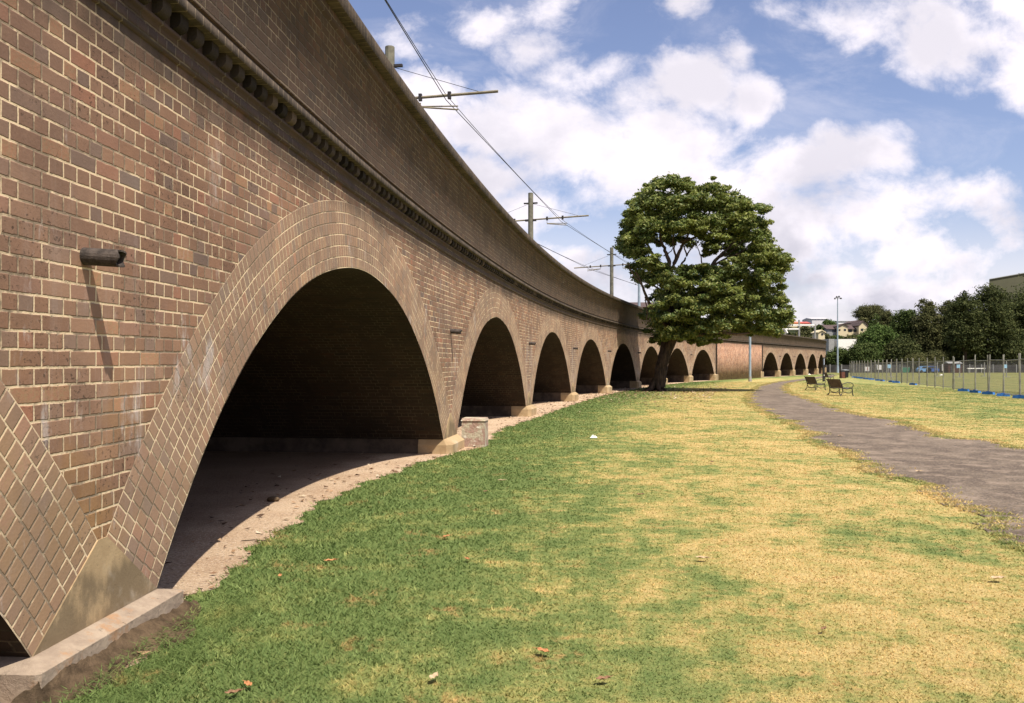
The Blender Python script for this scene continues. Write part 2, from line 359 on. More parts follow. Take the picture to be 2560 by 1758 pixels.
# pier: skewback stone + pedestal running through
PH = PIT / 2 - HALF
PIERS = [S1 + PIT * (i - .5) for i in range(-2, 9)] + [S9 + PIT * (i - .5) for i in range(8)]
for ip, pc in enumerate(PIERS):
    a0 = PIT / 2 - EOUT; pts = [(-PH, SP), (PH, SP), (a0, SKZ), (-a0, SKZ)]
    zz = np.array([q[1] for q in pts]); dd_ = np.array([q[0] for q in pts])
    Fp = P3(pc + dd_, .006, zz); Bp = P3(pc + dd_, -.05, zz)
    V = np.concatenate([Fp, Bp]) - VO
    Fc = [(0, 1, 2, 3), (7, 6, 5, 4), (0, 4, 5, 1), (1, 5, 6, 2), (2, 6, 7, 3), (3, 7, 4, 0)]
    mesh('skewback', V, Fc, M['stone'], via, {'UVMap': np.concatenate([np.stack([pc + dd_, zz - SP], -1)] * 2)})
    e1, e2 = PH + .04, PH + .0; o = .16; ch = .10; zt = SP + G * pc
    zlo = zt - (.035 if ip == 2 else .10)
    outer = [(-e1, -.45), (-e1, o - ch), (-e1 + ch, o), (e1 - ch, o), (e1, o - ch), (e1, -.45)]
    inner = [(-e2, -.45), (-e2, .0), (-e2 + .03, .02), (e2 - .03, .02), (e2, .0), (e2, -.45)]
    if ip == 2: o = .125; outer = [(-e1 - .1, -.45), (-e1 - .1, o - .02), (-e1 - .08, o), (e1 + .06, o), (e1 + .09, o - .03), (e1 + .04, -.45)]
    def sub(poly, z):
        o_ = []
        for (d, oo) in poly: o_.append(P3(pc + d, oo, np.float64(z), g=False))
        return np.array(o_)
    V = np.concatenate([sub(outer, -.3), sub(outer, zlo), sub(inner, zt)]) - VO
    Fc = []
    for k in range(2):
        for i in range(5): Fc.append((k * 6 + i, k * 6 + i + 1, (k + 1) * 6 + i + 1, (k + 1) * 6 + i))
    Fc.append((12, 13, 14, 15, 16, 17)); Fc.append((0, 6, 12, 17, 11, 5)); Fc = [f[::-1] for f in Fc]
    UU = np.array([[pc + d * .8 + oo, .9] for d, oo in outer] + [[pc + d * .8 + oo, 1.2] for d, oo in outer] + [[pc + d * .8 + oo, 1.3] for d, oo in inner])
    mesh('pedestal', V, Fc, M['plinth'] if ip == 2 else M['stone'], via, {'UVMap': UU})
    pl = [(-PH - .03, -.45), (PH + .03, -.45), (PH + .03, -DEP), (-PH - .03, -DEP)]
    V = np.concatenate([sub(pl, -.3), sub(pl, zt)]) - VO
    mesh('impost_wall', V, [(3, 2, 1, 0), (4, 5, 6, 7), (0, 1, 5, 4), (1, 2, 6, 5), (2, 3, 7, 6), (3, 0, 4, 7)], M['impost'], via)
# plain stretch between the two runs of arches
sa, sb = S1 + PIT * 7.5, S9 - PIT / 2
M['plain'] = brick_mat('brick_plain', 'bond', plain=True)
sweep('plain_wall', [(-.02, -.9), (.04, -.9), (.04, ZC), (-.02, ZC)], sa, sb, M['plain'], 1.)
for q in (sa + .05, sb - .05):
    mb = MB(); mb.tube([P3(q, .12, -.6), P3(q, .12, 1.8), P3(q, .12, 3.62)], .06, 8)
    mb.V = [tuple(np.array(p) - VO) for p in mb.V]; mb.build('downpipe', M['soot_shade'], via)
s_a, s_b = ARCS[0] - PIT / 2, SEND
# solid end stretch beyond the arches
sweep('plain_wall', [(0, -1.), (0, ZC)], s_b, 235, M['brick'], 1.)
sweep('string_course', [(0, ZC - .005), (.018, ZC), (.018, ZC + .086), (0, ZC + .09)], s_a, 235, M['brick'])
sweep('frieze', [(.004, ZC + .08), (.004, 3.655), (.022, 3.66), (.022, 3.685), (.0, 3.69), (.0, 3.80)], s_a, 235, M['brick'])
sweep('ledge', [(0, 3.795), (.115, 3.795), (.12, 3.80), (.12, 3.862), (.10, 3.872), (.05, 3.875)], s_a, 235, M['coping'])
sweep('recess_course', [(.06, 3.87), (.06, 3.93)], s_a, 235, M['soot_shade'])
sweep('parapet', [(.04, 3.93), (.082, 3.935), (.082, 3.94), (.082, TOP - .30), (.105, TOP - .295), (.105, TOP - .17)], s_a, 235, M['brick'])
cop = sweep('coping', [(.10, TOP - .175), (.215, TOP - .17), (.22, TOP - .165), (.22, TOP - .02), (.21, TOP), (-.33, TOP + .01), (-.36, TOP - .02), (-.36, TOP - .17), (-.2, TOP - .17)], s_a, 235, M['coping'])
sweep('deck', [(-.3, TOP - .17), (-.3, 4.45), (-DEP + .3, 4.45), (-DEP + .3, TOP), (-DEP, TOP), (-DEP, -1.2)], s_a, 235, M['inner'], 1.)  # back run also closes the arches, added to keep them dark
# dentils
ss = np.arange(s_a, 200, .24); prof = [(.0, 3.795), (.068, 3.795), (.07, 3.755)] + [(.02 + .05 * math.cos(a_), 3.75 - .055 * math.sin(a_)) for a_ in np.linspace(.2, 1.57, 6)] + [(.0, 3.69)]
k = len(prof); Vd = []
for e_ in (-.058, .058):
    Vd.append(np.stack([P3(ss + e_, o, np.full(len(ss), z)) for o, z in prof], 1))
Vd = np.concatenate(Vd, 1).reshape(-1, 3) - VO
q4 = np.array([(i, i + 1, k + i + 1, k + i) for i in range(k - 1)])
tri = [(0, i, i + 1, i + 1) for i in range(1, k - 1)]
base = (np.arange(len(ss)) * 2 * k)[:, None, None]
side = np.array([(0, 2, 1), ] + [(0, i + 1, i) for i in range(2, k - 1)])
sideR = np.array([(k, k + i, k + i + 1) for i in range(1, k - 1)])
FA = (base + q4[None]).reshape(-1, 4); FB = np.concatenate([(base + side[None]).reshape(-1, 3), (base + sideR[None]).reshape(-1, 3)])
mesh('dentil_course', Vd, [tuple(f) for f in FA] + [tuple(f) for f in FB], M['dentil'], via)
# drain pipes sticking out of the piers
M['pipe'] = simple('rusty_iron_pipe', (.055, .043, .036), .75, .5, 25, b_=.5)
for ip, pc in enumerate(PIERS):
    if ip < 1: continue
    L = .2 if ip < 11 else .25; th = float(np.interp(pc, S, thv)); mb = MB(); n = 18; r0, r1 = .046, .037
    ax = Vector((math.cos(th), -math.sin(th), -.07)).normalized(); p0 = Vector(P3(pc + (-.17 if ip == 2 else .02), -.03, 2.13)); X_ = ax.cross(Vector((0, 0, 1))).normalized(); Y_ = ax.cross(X_).normalized()
    V = []
    for (dist, r_) in ((0, r0), (L + .03, r0), (L + .03, r1), (.04, r1)):
        for i in range(n):
            A_ = 2 * math.pi * i / n; dz = .012 * math.sin(3 * A_ + ip) if dist > .1 else 0
            V.append(p0 + ax * (dist + dz) + (X_ * math.cos(A_) + Y_ * math.sin(A_)) * r_)
    Fc = [(j * n + i, j * n + (i + 1) % n, (j + 1) * n + (i + 1) % n, (j + 1) * n + i) for j in range(3) for i in range(n)] + [tuple(range(3 * n, 4 * n))]
    mb.add([tuple(Vector(v) - Vector(VO)) for v in V], Fc); mb.build('drain_pipe', M['pipe'], via, smooth=False)
# small stub block beside the second pier
bp = P3(PIERS[3] + PH + .10, .0, 0., g=False); th = float(np.interp(PIERS[3], S, thv))
m_, t, b = newmat('patched_render', .9); p = t.pos()
c = t.mix(t.ss(t.noise(p, 6, 5, .7), .45, .55), (.33, .22, .17), (.42, .37, .27)); c = t.mix(t.ss(t.noise(p, 9, 4), .58, .66), c, (.62, .58, .48))
setc(t, b, c); bump(t, b, t.noise(p, 25, 5), .7, .02); M['patch'] = m_
mb = MB(); mb.box((0, 0, .2), (.46, .42, .62), 0, .97); mb.box((0, 0, .53), (.48, .44, .05), 0, .9)
o = mb.build('masonry_block', M['patch']); o.location = P3(PIERS[3] + PH + .30, .30, np.float64(0), g=False); o.rotation_euler = (0, 0, -th)
tag(o, 'low square block of patched brick and render beside the foot of a pier', 'masonry block')

# ------------------------------------------------------------ ground
m_, t, b = newmat('lawn', .95, .1)
def grass_col(t, blade):
    p = t.pos(); x, y, z = t.sep(p); pf = t.comb(x, y, 0)
    # distance right of the viaduct foot (quadratic fit of its plan)
    wx = t.m('ADD', t.m('MULTIPLY_ADD', y, .075, -2.6), t.m('MULTIPLY', t.m('MULTIPLY', y, y), .0021))
    d = t.m('SUBTRACT', x, wx)
    n0 = t.noise(t.vm('MULTIPLY', pf, (1, .75, 1)), .62, 6, .68, .5); n1 = t.noise(pf, 2.3, 6, .7); n2 = t.noise(pf, 9, 4, .7)
    dr = t.m('ADD', t.ss(d, .6, 4.2, -.14, .47), t.m('MULTIPLY_ADD', n0, 1.7, -.77))
    dr = t.m('ADD', dr, t.m('MULTIPLY_ADD', n1, 1.9, -.96)); dr = t.m('ADD', dr, t.m('MULTIPLY_ADD', n2, .9, -.45))
    fieldm = t.ss(t.m('SUBTRACT', x, t.m('MULTIPLY_ADD', y, .286, 12.8)), 0, .8)
    dr = t.m('SUBTRACT', dr, t.m('MULTIPLY', fieldm, .22))
    rp_ = t.ss(t.m('SUBTRACT', x, t.m('MULTIPLY_ADD', y, .24, 6.4)), 0, 2.2); dr = t.m('SUBTRACT', dr, t.m('MULTIPLY', rp_, .22))
    dr = t.ss(dr, -.12, 1.0)
    g = t.ramp(dr, [(0, (.145, .205, .062)), (.24, (.235, .275, .088)), (.48, (.37, .345, .118)), (.73, (.52, .405, .155)), (1, (.62, .46, .195))])
    g = t.mix(t.m('MULTIPLY', fieldm, .85), g, t.mix(t.ss(n0, .4, .6), (.17, .185, .06), (.26, .235, .085)))
    warm = t.m('MULTIPLY', t.ss(t.noise(pf, 1.7, 6, .7), .54, .66), t.ss(n2, .42, .60)); g = t.mix(t.m('MULTIPLY', warm, .6), g, (.50, .29, .125))
    return g, p, n2
g, p, n2 = grass_col(t, False)
fn = t.noise(p, 70, 4, .8); g = t.mix(t.ss(fn, .62, .38), g, t.mix(.5, g, (.06, .05, .018)))
setc(t, b, g); bump(t, b, t.noise(p, 55, 5, .8), .8, .02); M['lawn'] = m_
m_, t, b = newmat('grass_blade', .7, .2)
g, p, n2 = grass_col(t, True); gi = t.new('ShaderNodeNewGeometry').outputs['Random Per Island']
g = t.mix(1., g, t.ramp(gi, [(0, (.68, .74, .68)), (.5, (1.0, 1.0, 1.0)), (.85, (1.2, 1.15, 1.15)), (1, (1.6, 1.45, 1.6))]), 'MULTIPLY')
setc(t, b, g); M['blade'] = m_
tr = t.new('ShaderNodeBsdfTranslucent'); t.put(tr.inputs[0], g); mx_ = t.new('ShaderNodeMixShader'); mx_.inputs[0].default_value = .38
out = [n for n in m_.node_tree.nodes if n.type == 'OUTPUT_MATERIAL'][0]
t.l.new(b.outputs[0], mx_.inputs[1]); t.l.new(tr.outputs[0], mx_.inputs[2]); t.l.new(mx_.outputs[0], out.inputs[0])
xs = np.concatenate([np.linspace(-900, -30, 12), np.linspace(-20, 90, 56), np.linspace(110, 1200, 14)])
ys = np.concatenate([np.linspace(-300, -10, 8), np.linspace(-4, 200, 103), np.linspace(215, 3000, 20)])
gx_, gy_ = np.meshgrid(xs, ys, indexing='ij')
mesh('ground', np.stack([gx_, gy_, np.zeros_like(gx_)], -1).reshape(-1, 3),
     np.stack([(np.arange(len(xs) - 1)[:, None] * len(ys) + np.arange(len(ys) - 1)[None]).ravel() + k for k in (0, len(ys), len(ys) + 1, 1)], -1), M['lawn'])['kind'] = 'structure'
bpy.data.objects['ground']['label'] = 'flat park lawn of green and sun-dried yellow grass'

# dirt strip under the arches
m_, t, b = newmat('sandy_dirt', .95, .1); p = t.pos()
c = t.mix(t.ss(t.noise(p, 1.2, 5, .65), .3, .7), (.44, .30, .19), (.58, .43, .29))
c = t.mix(t.m('MULTIPLY', t.ss(t.noise(p, 34, 4, .8), .53, .60), .6), c, (.16, .10, .07)); c = t.mix(t.m('MULTIPLY', t.ss(t.noise(p, 40, 3, .8), .56, .62), .75), c, (.72, .6, .46))
_, dv_, _ = t.sep(t.uv('UVMap')); c = t.mix(t.ss(t.m('ADD', dv_, t.m('MULTIPLY', t.noise(p, 1.5, 5), .8)), -.2, -1.2, 0, .75), c, t.mix(.12, (.095, .052, .030), c))  # painted shade: dirt turns darker and redder deeper under the arches
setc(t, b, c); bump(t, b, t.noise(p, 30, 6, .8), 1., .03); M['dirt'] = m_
EDs = [-20, 1.5, 3.3, 3.6, 5.3, 6.6, 8.5, 10.2, 12.6, 13.4, 14.4, 16, 19, 24, 30, 38, 48, 56, 64, 75, 95, 200]
EDo = [.1, .15, .2, .05, -.14, -.26, -.36, -.22, -.02, .2, .42, .36, .14, .4, .5, .5, .35, .3, .2, .1, -.05, -.1]
def edge_o(s): return np.interp(s, EDs, EDo) + .05 * np.sin(s * 3.1) + .04 * np.sin(s * 7.7 + 1) + .03 * np.sin(s * 17.3)
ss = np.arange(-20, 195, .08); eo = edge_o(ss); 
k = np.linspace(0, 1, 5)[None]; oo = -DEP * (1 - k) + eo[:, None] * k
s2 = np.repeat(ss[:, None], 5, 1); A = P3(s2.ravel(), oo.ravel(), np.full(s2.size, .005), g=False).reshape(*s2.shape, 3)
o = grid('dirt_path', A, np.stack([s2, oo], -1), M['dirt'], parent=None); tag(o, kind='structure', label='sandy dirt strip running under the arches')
# asphalt path
m_, t, b = newmat('worn_asphalt', .92, .2); p = t.pos()
c = t.mix(t.ss(t.noise(p, .7, 6, .7, .8), .40, .60), (.108, .081, .058), (.192, .149, .107))
c = t.mix(t.m('MULTIPLY', t.ss(t.noise(p, 20, 5, .85), .47, .58), .65), c, (.05, .038, .032)); c = t.mix(t.m('MULTIPLY', t.ss(t.noise(p, 32, 3, .8), .56, .64), .6), c, (.36, .30, .25)); c = t.mix(t.m('MULTIPLY', t.ss(t.noise(p, 1.9, 6, .75), .50, .60), .5), c, (.30, .23, .17))
setc(t, b, c); bump(t, b, t.noise(p, 60, 5, .8), .7, .012); M['asphalt'] = m_
LE = [(2560,1390),(2440,1296),(2381,1274),(2329,1233),(2292,1207),(2218,1192),(2148,1170),(2126,1141),(2052,1115),(2000,1096),(2026,1089),(1981,1070),(1959,1052),(1922,1044),(1889,1022),(1862,1007),(1863,996),(1866,985),(1892,965),(1937,955),(1996,948.5),(2040,943),(2080,937.5)]
RE = [(2560,1122),(2488,1102),(2392,1096),(2366,1092),(2311,1072),(2248,1050),(2181,1042),(2126,1029.5),(2052,1005),(2015,992.5),(1981,983),(1966,970),(1974,959.5),(2022,950),(2060,945),(2094,939.5)]
L_ = [(3.2, -6), (3.9, 3)] + [gp(*q) for q in LE]; R_ = [(30, -6), (18, 8)] + [gp(*q) for q in RE]
def jag(pts):
    out = []
    for (x0, y0), (x1, y1) in zip(pts[:-1], pts[1:]):
        d = math.hypot(x1 - x0, y1 - y0); n = max(2, min(60, int(d / .12)))
        for i in range(n):
            k = i / n; w2 = .05 * math.sin((y0 + (y1 - y0) * k) * 2.9) + .035 * math.sin((x0 + (x1 - x0) * k) * 8.1); out.append((x0 + (x1 - x0) * k + w2 + random.gauss(0, .045), y0 + (y1 - y0) * k + random.gauss(0, .045)))
    return out + [pts[-1]]
PL, PR = jag(L_), jag(R_); PATH = PL + PR[::-1]
from mathutils.geometry import tessellate_polygon
tri = tessellate_polygon([[Vector((x, y, 0)) for x, y in PATH]])
o = mesh('path', [(x, y, .009) for x, y in PATH], [tuple(t_) for t_ in tri], M['asphalt']); tag(o, kind='structure', label='worn grey asphalt footpath curving across the lawn')
if o.data.polygons[0].normal.z < 0: o.data.flip_normals()
PA = np.array(PATH)
def inpoly(x, y, P):
    c = np.zeros(len(x), bool); j = len(P) - 1
    for i in range(len(P)):
        xi, yi = P[i]; xj, yj = P[j]
        if yi != yj:
            c ^= ((yi > y) != (yj > y)) & (x < (xj - xi) * (y - yi) / (yj - yi) + xi)
        j = i
    return c
# soil bank against the nearest pier ledge
m_, t, b = newmat('bare_soil', .95, .1); p = t.pos(); c = t.mix(t.ss(t.noise(p, 9, 6, .7), .3, .7), (.08, .055, .033), (.19, .13, .078))
setc(t, b, c); bump(t, b, t.noise(p, 35, 6, .8), 1., .03); M['soil'] = m_
ss = np.linspace(.9, 3.62, 70); kk = np.linspace(0, 1, 9); s2, k2 = np.meshgrid(ss, kk, indexing='ij')
w_ = .15 + .08 * np.sin(ss * 2.1 + 1) + .05 * np.sin(ss * 9); w_ *= np.clip((3.68 - ss) / .5, .15, 1)
o2 = .118 + k2 * w_[:, None]; zz = (.10 * (1 + .25 * np.sin(s2 * 5.3) * np.sin(s2 * 2.1 + 1)) * (1 - k2) ** 1.3 * np.clip((3.7 - s2) / .3, .2, 1) + .022 * rng.random(k2.shape)) * 1.0 + .002 - .02 * (k2 > .99)
A = P3(s2.ravel(), o2.ravel(), zz.ravel(), g=False).reshape(*s2.shape, 3)
o = grid('soil_bank', A, np.stack([s2, o2], -1), M['soil'], parent=None); tag(o, kind='structure', label='dark bare soil banked against the nearest pier foot')

# grass blades
def blades(n, rmin, rmax, pw, hmul=1., region=None):
    r = (rmin ** pw + (rmax ** pw - rmin ** pw) * rng.random(n)) ** (1 / pw)
    an = (rng.random(n) * 1.32 - .66) * 1.02; x = r * np.sin(an); y = r * np.cos(an); return x, y, r
N = 820000
x, y, r = blades(N, 3.3, 85, .45)
smap = np.interp(y, cys, S); off = (x - wallX(y)) * np.cos(np.interp(smap, S, thv))
keep = (off > edge_o(smap) + .03 * rng.standard_normal(N)) & (x < 30)
keep &= ~((smap > .9) & (smap < 3.7) & (off < .15 + .15 * rng.random(N)))
keep &= ~inpoly(x + (.03 + .012 * r) * rng.standard_normal(N), y + .02 * r * rng.standard_normal(N), PA)
keep &= ~((np.abs(smap - PIERS[3] - PH - .3) < .28) & (off < .52))
x, y, r, off, smap = (q[keep] for q in (x, y, r, off, smap)); n = len(x)
# longer green tufts near the viaduct, short on the dry lawn
lush = np.clip(1.5 - (off - .2) / 3.0, .55, 1.6)
h = (.009 + .016 * rng.random(n)) * lush * np.where(rng.random(n) < .03, 1.7, 1.); wd = (.0012 + .00085 * r) * (.7 + .7 * rng.random(n))
az = rng.random(n) * 6.283; la = rng.random(n) * 6.283; ln = h * (.5 + 1.3 * rng.random(n))
dx, dy = np.cos(az) * wd, np.sin(az) * wd; tx, ty = np.cos(la) * ln, np.sin(la) * ln
V = np.empty((n, 3, 3)); V[:, 0] = np.stack([x - dx, y - dy, 0 * x - .002], -1); V[:, 1] = np.stack([x + dx, y + dy, 0 * x - .002], -1)
V[:, 2] = np.stack([x + tx, y + ty, h], -1)
VG = [V.reshape(-1, 3)]
def tufts(x, y, z, h, wd, flat):
    n = len(x); az = rng.random(n) * 6.283; la = rng.random(n) * 6.283; dx, dy = np.cos(az) * wd, np.sin(az) * wd; ln = h * flat; V = np.empty((n, 3, 3))
    V[:, 0] = np.stack([x - dx, y - dy, z], -1); V[:, 1] = np.stack([x + dx, y + dy, z], -1); V[:, 2] = np.stack([x + np.cos(la) * ln, y + np.sin(la) * ln, z + h], -1); VG.append(V.reshape(-1, 3))
# grass creeping over both edges of the asphalt, thinning inwards
for Pp, sgn in ((PL, 1), (PR, -1)):
    Pa = np.array(Pp); Pa = Pa[(Pa[:, 1] > 3) & (Pa[:, 1] < 90)]; d_ = np.hypot(Pa[:, 0], Pa[:, 1]); pr_ = (1 / d_ ** .3); idx = rng.choice(len(Pa), 42000, p=pr_ / pr_.sum())
    base_ = Pa[idx] + rng.normal(0, .05, (42000, 2)); base_[:, 0] += sgn * np.abs(rng.standard_normal(42000)) * .13 * (1 + .8 * np.sin(base_[:, 1] * 2.3) * np.sin(base_[:, 0] * 3.1)) + sgn * .0
    rr_ = np.hypot(base_[:, 0], base_[:, 1]); tufts(base_[:, 0], base_[:, 1], np.full(42000, .006), .010 + .018 * rng.random(42000), .002 + .0008 * rr_, 1.2)
# clippings on the soil bank
q = rng.random(9000); sq = .9 + 2.9 * q; oq = .2 + .35 * rng.random(9000) ** .7; pq = P3(sq, oq, np.zeros(9000), g=False)
tufts(pq[:, 0], pq[:, 1], .01 + .09 * np.clip(1 - (oq - .12) / .25, 0, 1), .006 + .018 * rng.random(9000), np.full(9000, .0028), 2.6)
VG = np.concatenate(VG); o = mesh('grass', VG, np.arange(len(VG)).reshape(-1, 3), M['blade']); tag(o, 'short lawn grass, green by the viaduct and dry yellow further out', 'grass', kind='stuff')

# ------------------------------------------------------------ trees
def bark_mat(name, c1, c2):
    m_, t, b = newmat(name, .9, .15); p = t.pos(); q = t.vm('MULTIPLY', p, (4, 4, 1)); c = t.mix(t.ss(t.noise(q, 2, 6, .7), .35, .65), c1, c2)
    setc(t, b, c); bump(t, b, t.noise(q, 4, 6, .7), .8, .04); return m_
def leaf_mat(name, c1, c2, c3, tr_=.3, rough=.55, spec=.4):
    m_, t, b = newmat(name, rough, spec); p = t.pos(); gi = t.new('ShaderNodeNewGeometry').outputs['Random Per Island']
    c = t.mix(t.ss(t.noise(p, .9, 4, .6), .38, .64), c1, c2); c = t.mix(t.ss(gi, .55, 1.), c, c3)
    setc(t, b, c); tr = t.new('ShaderNodeBsdfTranslucent'); t.put(tr.inputs[0], c); mx_ = t.new('ShaderNodeMixShader'); mx_.inputs[0].default_value = tr_
    out = [n for n in m_.node_tree.nodes if n.type == 'OUTPUT_MATERIAL'][0]
    t.l.new(b.outputs[0], mx_.inputs[1]); t.l.new(tr.outputs[0], mx_.inputs[2]); t.l.new(mx_.outputs[0], out.inputs[0]); return m_
M['bark'] = bark_mat('fig_bark', (.022, .016, .012), (.065, .045, .032))
M['limb'] = bark_mat('limb_bark', (.06, .042, .03), (.16, .11, .075))
M['leafA'] = leaf_mat('fig_leaf', (.075, .118, .027), (.205, .24, .048), (.31, .31, .09), .38)
def leaves(cl, per, size, flat=.6, shell=.75, up=.5):
    """cl: array (n,4) centre + radius -> leaf quads in clumps"""
    C = np.repeat(cl[:, :3], per, 0); Rr = np.repeat(cl[:, 3], per); n = len(C)
    d = rng.standard_normal((n, 3)); d /= np.linalg.norm(d, axis=1)[:, None]
    rad = Rr * (shell + (1 - shell) * rng.random(n) - (rng.random(n) ** 3) * shell)
    # lumpy outline of every clump
    lump = 1 + .22 * rng.standard_normal(n) * .6 + .25 * np.sin(d[:, 0] * 5 + C[:, 0]) * np.sin(d[:, 1] * 6 + C[:, 1] * 2) + .2 * np.sin(d[:, 2] * 7 + C[:, 2] * 3)
    Pp = C + d * (rad * lump)[:, None] * np.array([1, 1, flat])
    nr = d * .7 + rng.standard_normal((n, 3)) * .6 + np.array([0, 0, up]); nr /= np.linalg.norm(nr, axis=1)[:, None]
    a_ = np.cross(nr, rng.standard_normal((n, 3))); a_ /= np.linalg.norm(a_, axis=1)[:, None]; b_ = np.cross(nr, a_)
    L = size * (.7 + .7 * rng.random(n))[:, None]; W = L * .45
    V = np.stack([Pp - a_ * L, Pp + b_ * W - nr * W * .3, Pp + a_ * L - nr * L * .25, Pp - b_ * W - nr * W * .3], 1)
    return V.reshape(-1, 3)
def quadmesh(name, V, mat, parent): return mesh(name, V, np.arange(len(V)).reshape(-1, 4), mat, parent)
# --- the large tree in front of the viaduct
TY = 52.6
OUT = np.array([(1650,436),(1690,452),(1725,454),(1763,454),(1800,468),(1831,490),(1858,512),(1891,507),(1919,524),(1912,538),(1893,550),(1912,575),(1928,600),(1959,629),(1977,660),(1950,701),(1962,757),(1979,798),(1957,836),(1938,850),(1895,842),(1860,838),(1838,826),(1818,828),(1812,850),(1790,862),(1755,868),(1725,856),(1688,858),(1672,872),(1648,868),(1628,840),(1612,806),(1608,760),(1626,735),(1610,728),(1592,697),(1568,662),(1546,620),(1544,565),(1566,520),(1562,500),(1590,476),(1612,458)], float)
GAP = [np.array([(1618,610),(1650,598),(1700,606),(1728,600),(1760,618),(1800,628),(1842,622),(1850,634),(1822,648),(1800,645),(1780,668),(1740,660),(1700,665),(1672,672),(1650,655),(1625,635)], float),
       np.array([(1540,665),(1575,672),(1600,700),(1625,735),(1640,750),(1605,760),(1560,720)], float)]
def rp(P, n):
    lo, hi = P.min(0), P.max(0); o_ = []
    while len(o_) < n:
        q = lo + (hi - lo) * rng.random((n * 3, 2)); q = q[inpoly(q[:, 0], q[:, 1], P)]; o_ += list(q)
    return np.array(o_[:n])
cand = rp(OUT, 2600); 
for g_ in GAP: cand = cand[~inpoly(cand[:, 0], cand[:, 1], g_)]
# distance to the outline: keep whole clumps inside
seg = np.concatenate([OUT, OUT[:1]]); dmin = np.full(len(cand), 1e9)
for poly in [seg] + [np.concatenate([g_, g_[:1]]) for g_ in GAP]:
    for p0, p1 in zip(poly[:-1], poly[1:]):
        e_ = p1 - p0; k = np.clip(((cand - p0) @ e_) / (e_ @ e_), 0, 1); dmin = np.minimum(dmin, np.linalg.norm(cand - p0 - k[:, None] * e_, axis=1))
ok = dmin > 6; cand, dmin = cand[ok], dmin[ok]
cl = []
for (u, v), dm in zip(cand, dmin):
    rpx = min(dm * 1.1, random.uniform(10, 24)); 
    rad_ = rpx / F * TY; half = 3.9 * math.sqrt(max(.05, 1 - ((v - 660) / 260) ** 2)) * math.sqrt(max(.1, 1 - ((u - 1760) / 240) ** 2))
    dy = random.choice((-1, 1)) * half * random.uniform(.25, 1) if random.random() < .8 else random.uniform(-half, half)
    if v > 600 and 1620 < u < 1850 and v < 720: dy = abs(dy) * -.8 if v > 665 else dy
    Y = TY + .3 + dy * .95
    p = at(u, v, TY); cl.append((p.x * (1 + (Y - TY) * .0), Y, p.z, rad_))
cl = np.array(cl[:1500])
tree = empty('fig_tree', (8.95, TY, 0), 0, 'big dark green broad-crowned tree standing on the lawn close to the viaduct', 'tree')
TO = np.array(tree.location)
Vl = leaves(cl, 185, .095, .5, .62, .7)
quadmesh('crown', Vl - TO, M['leafA'], tree)
def limb(pts, r0, r1): # (u,v,dy)
    P = [at(u, v, TY + dy) for u, v, dy in pts]; P = [Vector((p.x, p.y, p.z)) for p in P]
    # smooth
    Q = []
    for i in range(len(P) - 1):
        p0, p1, p2, p3 = P[max(i - 1, 0)], P[i], P[i + 1], P[min(i + 2, len(P) - 1)]
        for k in range(5):
            s_ = k / 5; Q.append(.5 * ((2 * p1) + (-p0 + p2) * s_ + (2 * p0 - 5 * p1 + 4 * p2 - p3) * s_ ** 2 + (-p0 + 3 * p1 - 3 * p2 + p3) * s_ ** 3))
    Q.append(P[-1]); n = len(Q); rr = [r0 + (r1 - r0) * i / (n - 1) for i in range(n)]
    Q = [q + Vector((random.gauss(0, .02), random.gauss(0, .02), 0)) for q in Q]
    return Q, rr
mb = MB(); tv = Vector(TO)
Q, rr = limb([(1645, 985, 0), (1647, 972, 0), (1652, 930, 0), (1661, 880, 0), (1672, 820, .1), (1672, 760, .1), (1668, 700, .1), (1668, 668, .1)], .42, .24)
rr = [r_ * (1.55 - .12 * i if i < 5 else 1) for i, r_ in enumerate(rr)]
mb.tube([q - tv for q in Q], rr, 14)
Q, rr = limb([(1650, 925, 0), (1672, 870, -.3), (1700, 810, -.6), (1740, 750, -.8), (1770, 700, -.6)], .34, .18); mb.tube([q - tv for q in Q], rr, 10)
for k in range(5):
    A_ = k * 1.26; mb.tube([Vector((math.cos(A_) * .85 - .25, math.sin(A_) * .85, -.05)), Vector((math.cos(A_) * .4 - .15, math.sin(A_) * .4, .14)), Vector((-.05, 0, .8))], [.05, .16, .25], 7)
mb.build('trunk', M['bark'], tree, smooth=True)
